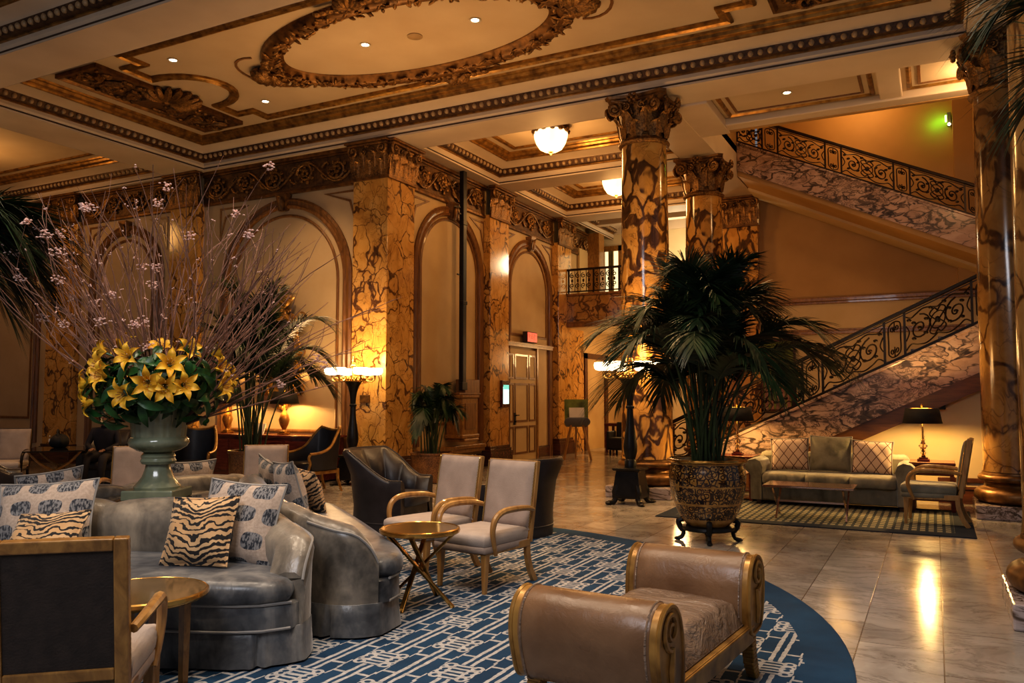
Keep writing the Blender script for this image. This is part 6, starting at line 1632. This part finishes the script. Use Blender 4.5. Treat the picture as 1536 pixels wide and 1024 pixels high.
# ---------------------------------------------------------------- lights
def light(kind, name, loc, energy, col=(1,.62,.28), size=.1, rot=None, spot=None, blend=.6, parent=None, sy=None):
    l = bpy.data.lights.new(name, kind); l.energy = energy; l.color = col
    if kind == 'AREA':
        l.size = size
        if sy: l.shape = 'RECTANGLE'; l.size_y = sy
    else: l.shadow_soft_size = size
    if spot: l.spot_size = R(spot); l.spot_blend = blend
    o = bpy.data.objects.new(name, l); COL.objects.link(o); o.location = loc
    if rot: o.rotation_euler = tuple(R(a) for a in rot)
    return o
W1 = (1,.52,.17); W2 = (1,.60,.27); W3 = (1,.80,.60)
# torchere bowls
light('POINT', 'torchere_glow', (-8.85, 11.12, 2.12), 60, (1,.62,.28), .25)
light('POINT', 'torchere_glow', (-8.85, 10.75, 1.95), 24, (1,.62,.28), .15)
light('POINT', 'torchere_glow', (-3.82, 10.98, 2.12), 55, W1, .25)
# table lamps
for p, e in (((-.16,12.20,1.185), 85), ((-2.60,12.22,1.185), 45), ((-10.62,11.4,1.42), 50), ((-12.05,11.4,1.42), 36), ((-7.4,20.9,1.25), 25)):
    light('POINT', 'lamp_glow', p, e, (1,.62,.21), .04)
# pendants
light('POINT', 'pendant_glow', (-6.30, 13.75, 5.9), 70, W1, .25); light('POINT', 'pendant_glow', (-6.35, 17.45, 5.9), 80, W1, .25)
# downlights
for (x, y) in ((-7.2,9.25), (-5.39,9.31), (-10.13,8.34), (-10.15,10.29), (-2.9,9.4), (-2.9,10.4)):  # last two spots have no fixture above them
    light('SPOT', 'downlight_or_fill_beam', (x, y, 6.56), 330, W2, .06, (0,0,0), 95, .8)
light('SPOT', 'downlight_or_fill_beam', (-1.9, 12.98, 6.18), 70, W2, .06, (0,0,0), 120, .8)
for (x, y) in ((-7.0,3.8), (-4.8,4.4), (-2.6,4.6), (-4.2,2.2), (-1.6,2.6), (-.8,5.4), (-9.5,4.0), (-12.3,4.5)):
    light('SPOT', 'downlight_or_fill_beam', (x, y, 6.56), 250, W3, .08, (0,0,0), 100, .8)  # fill spots added over the front seating, without fixtures
# unseen area fill added behind the camera; light for the rooms behind
light('AREA', 'lobby_fill', (-2.0, -1.2, 5.2), 150, (.92,.93,1), 2.2, (35,0,25))
light('POINT', 'passage_glow', (-6.3, 21.8, 2.6), 150, W2, .3)
light('POINT', 'gallery_glow', (-6.0, 21.3, 5.4), 70, (1,.80,.50), .3)
light('POINT', 'stair_glow', (-1.2, 18.2, 7.9), 55, W1, .3); light('POINT', 'stair_glow', (-1.6, 16.4, 2.4), 40, W1, .3)
light('POINT', 'stair_fill', (.7, 13.2, 5.95), 45, W2, .12); light('POINT', 'stair_fill', (-1.2, 15.6, 7.6), 45, W2, .3)  # added points without fixtures, to brighten the upper stair side
light('POINT', 'green_glow', (.20, 19.0, 7.28), 2.2, (.15,1,.05), .05)
light('POINT', 'left_bay_glow', (-17.5, 9.2, 5.6), 60, W1, .4)
# area fill added in mid-air, facing up to brighten the ceiling
light('AREA', 'ceiling_fill', (-6.5, 9.3, 4.6), 28, W1, 4.0, (180,0,0), sy=2.0)
w = bpy.data.worlds.new('world'); SC.world = w; w.use_nodes = True
w.node_tree.nodes['Background'].inputs[0].default_value = (.72,.76,.84,1); w.node_tree.nodes['Background'].inputs[1].default_value = .17
SC.view_settings.view_transform = 'Standard'
try: SC.view_settings.look = 'Medium High Contrast'
except Exception: pass
SC.view_settings.exposure = 0.2
SC.cycles.use_denoising = True; SC.cycles.max_bounces = 7; SC.cycles.diffuse_bounces = 4; SC.cycles.glossy_bounces = 4; SC.cycles.transmission_bounces = 5
SC.cycles.sample_clamp_indirect = 4; SC.cycles.caustics_reflective = False; SC.cycles.caustics_refractive = False
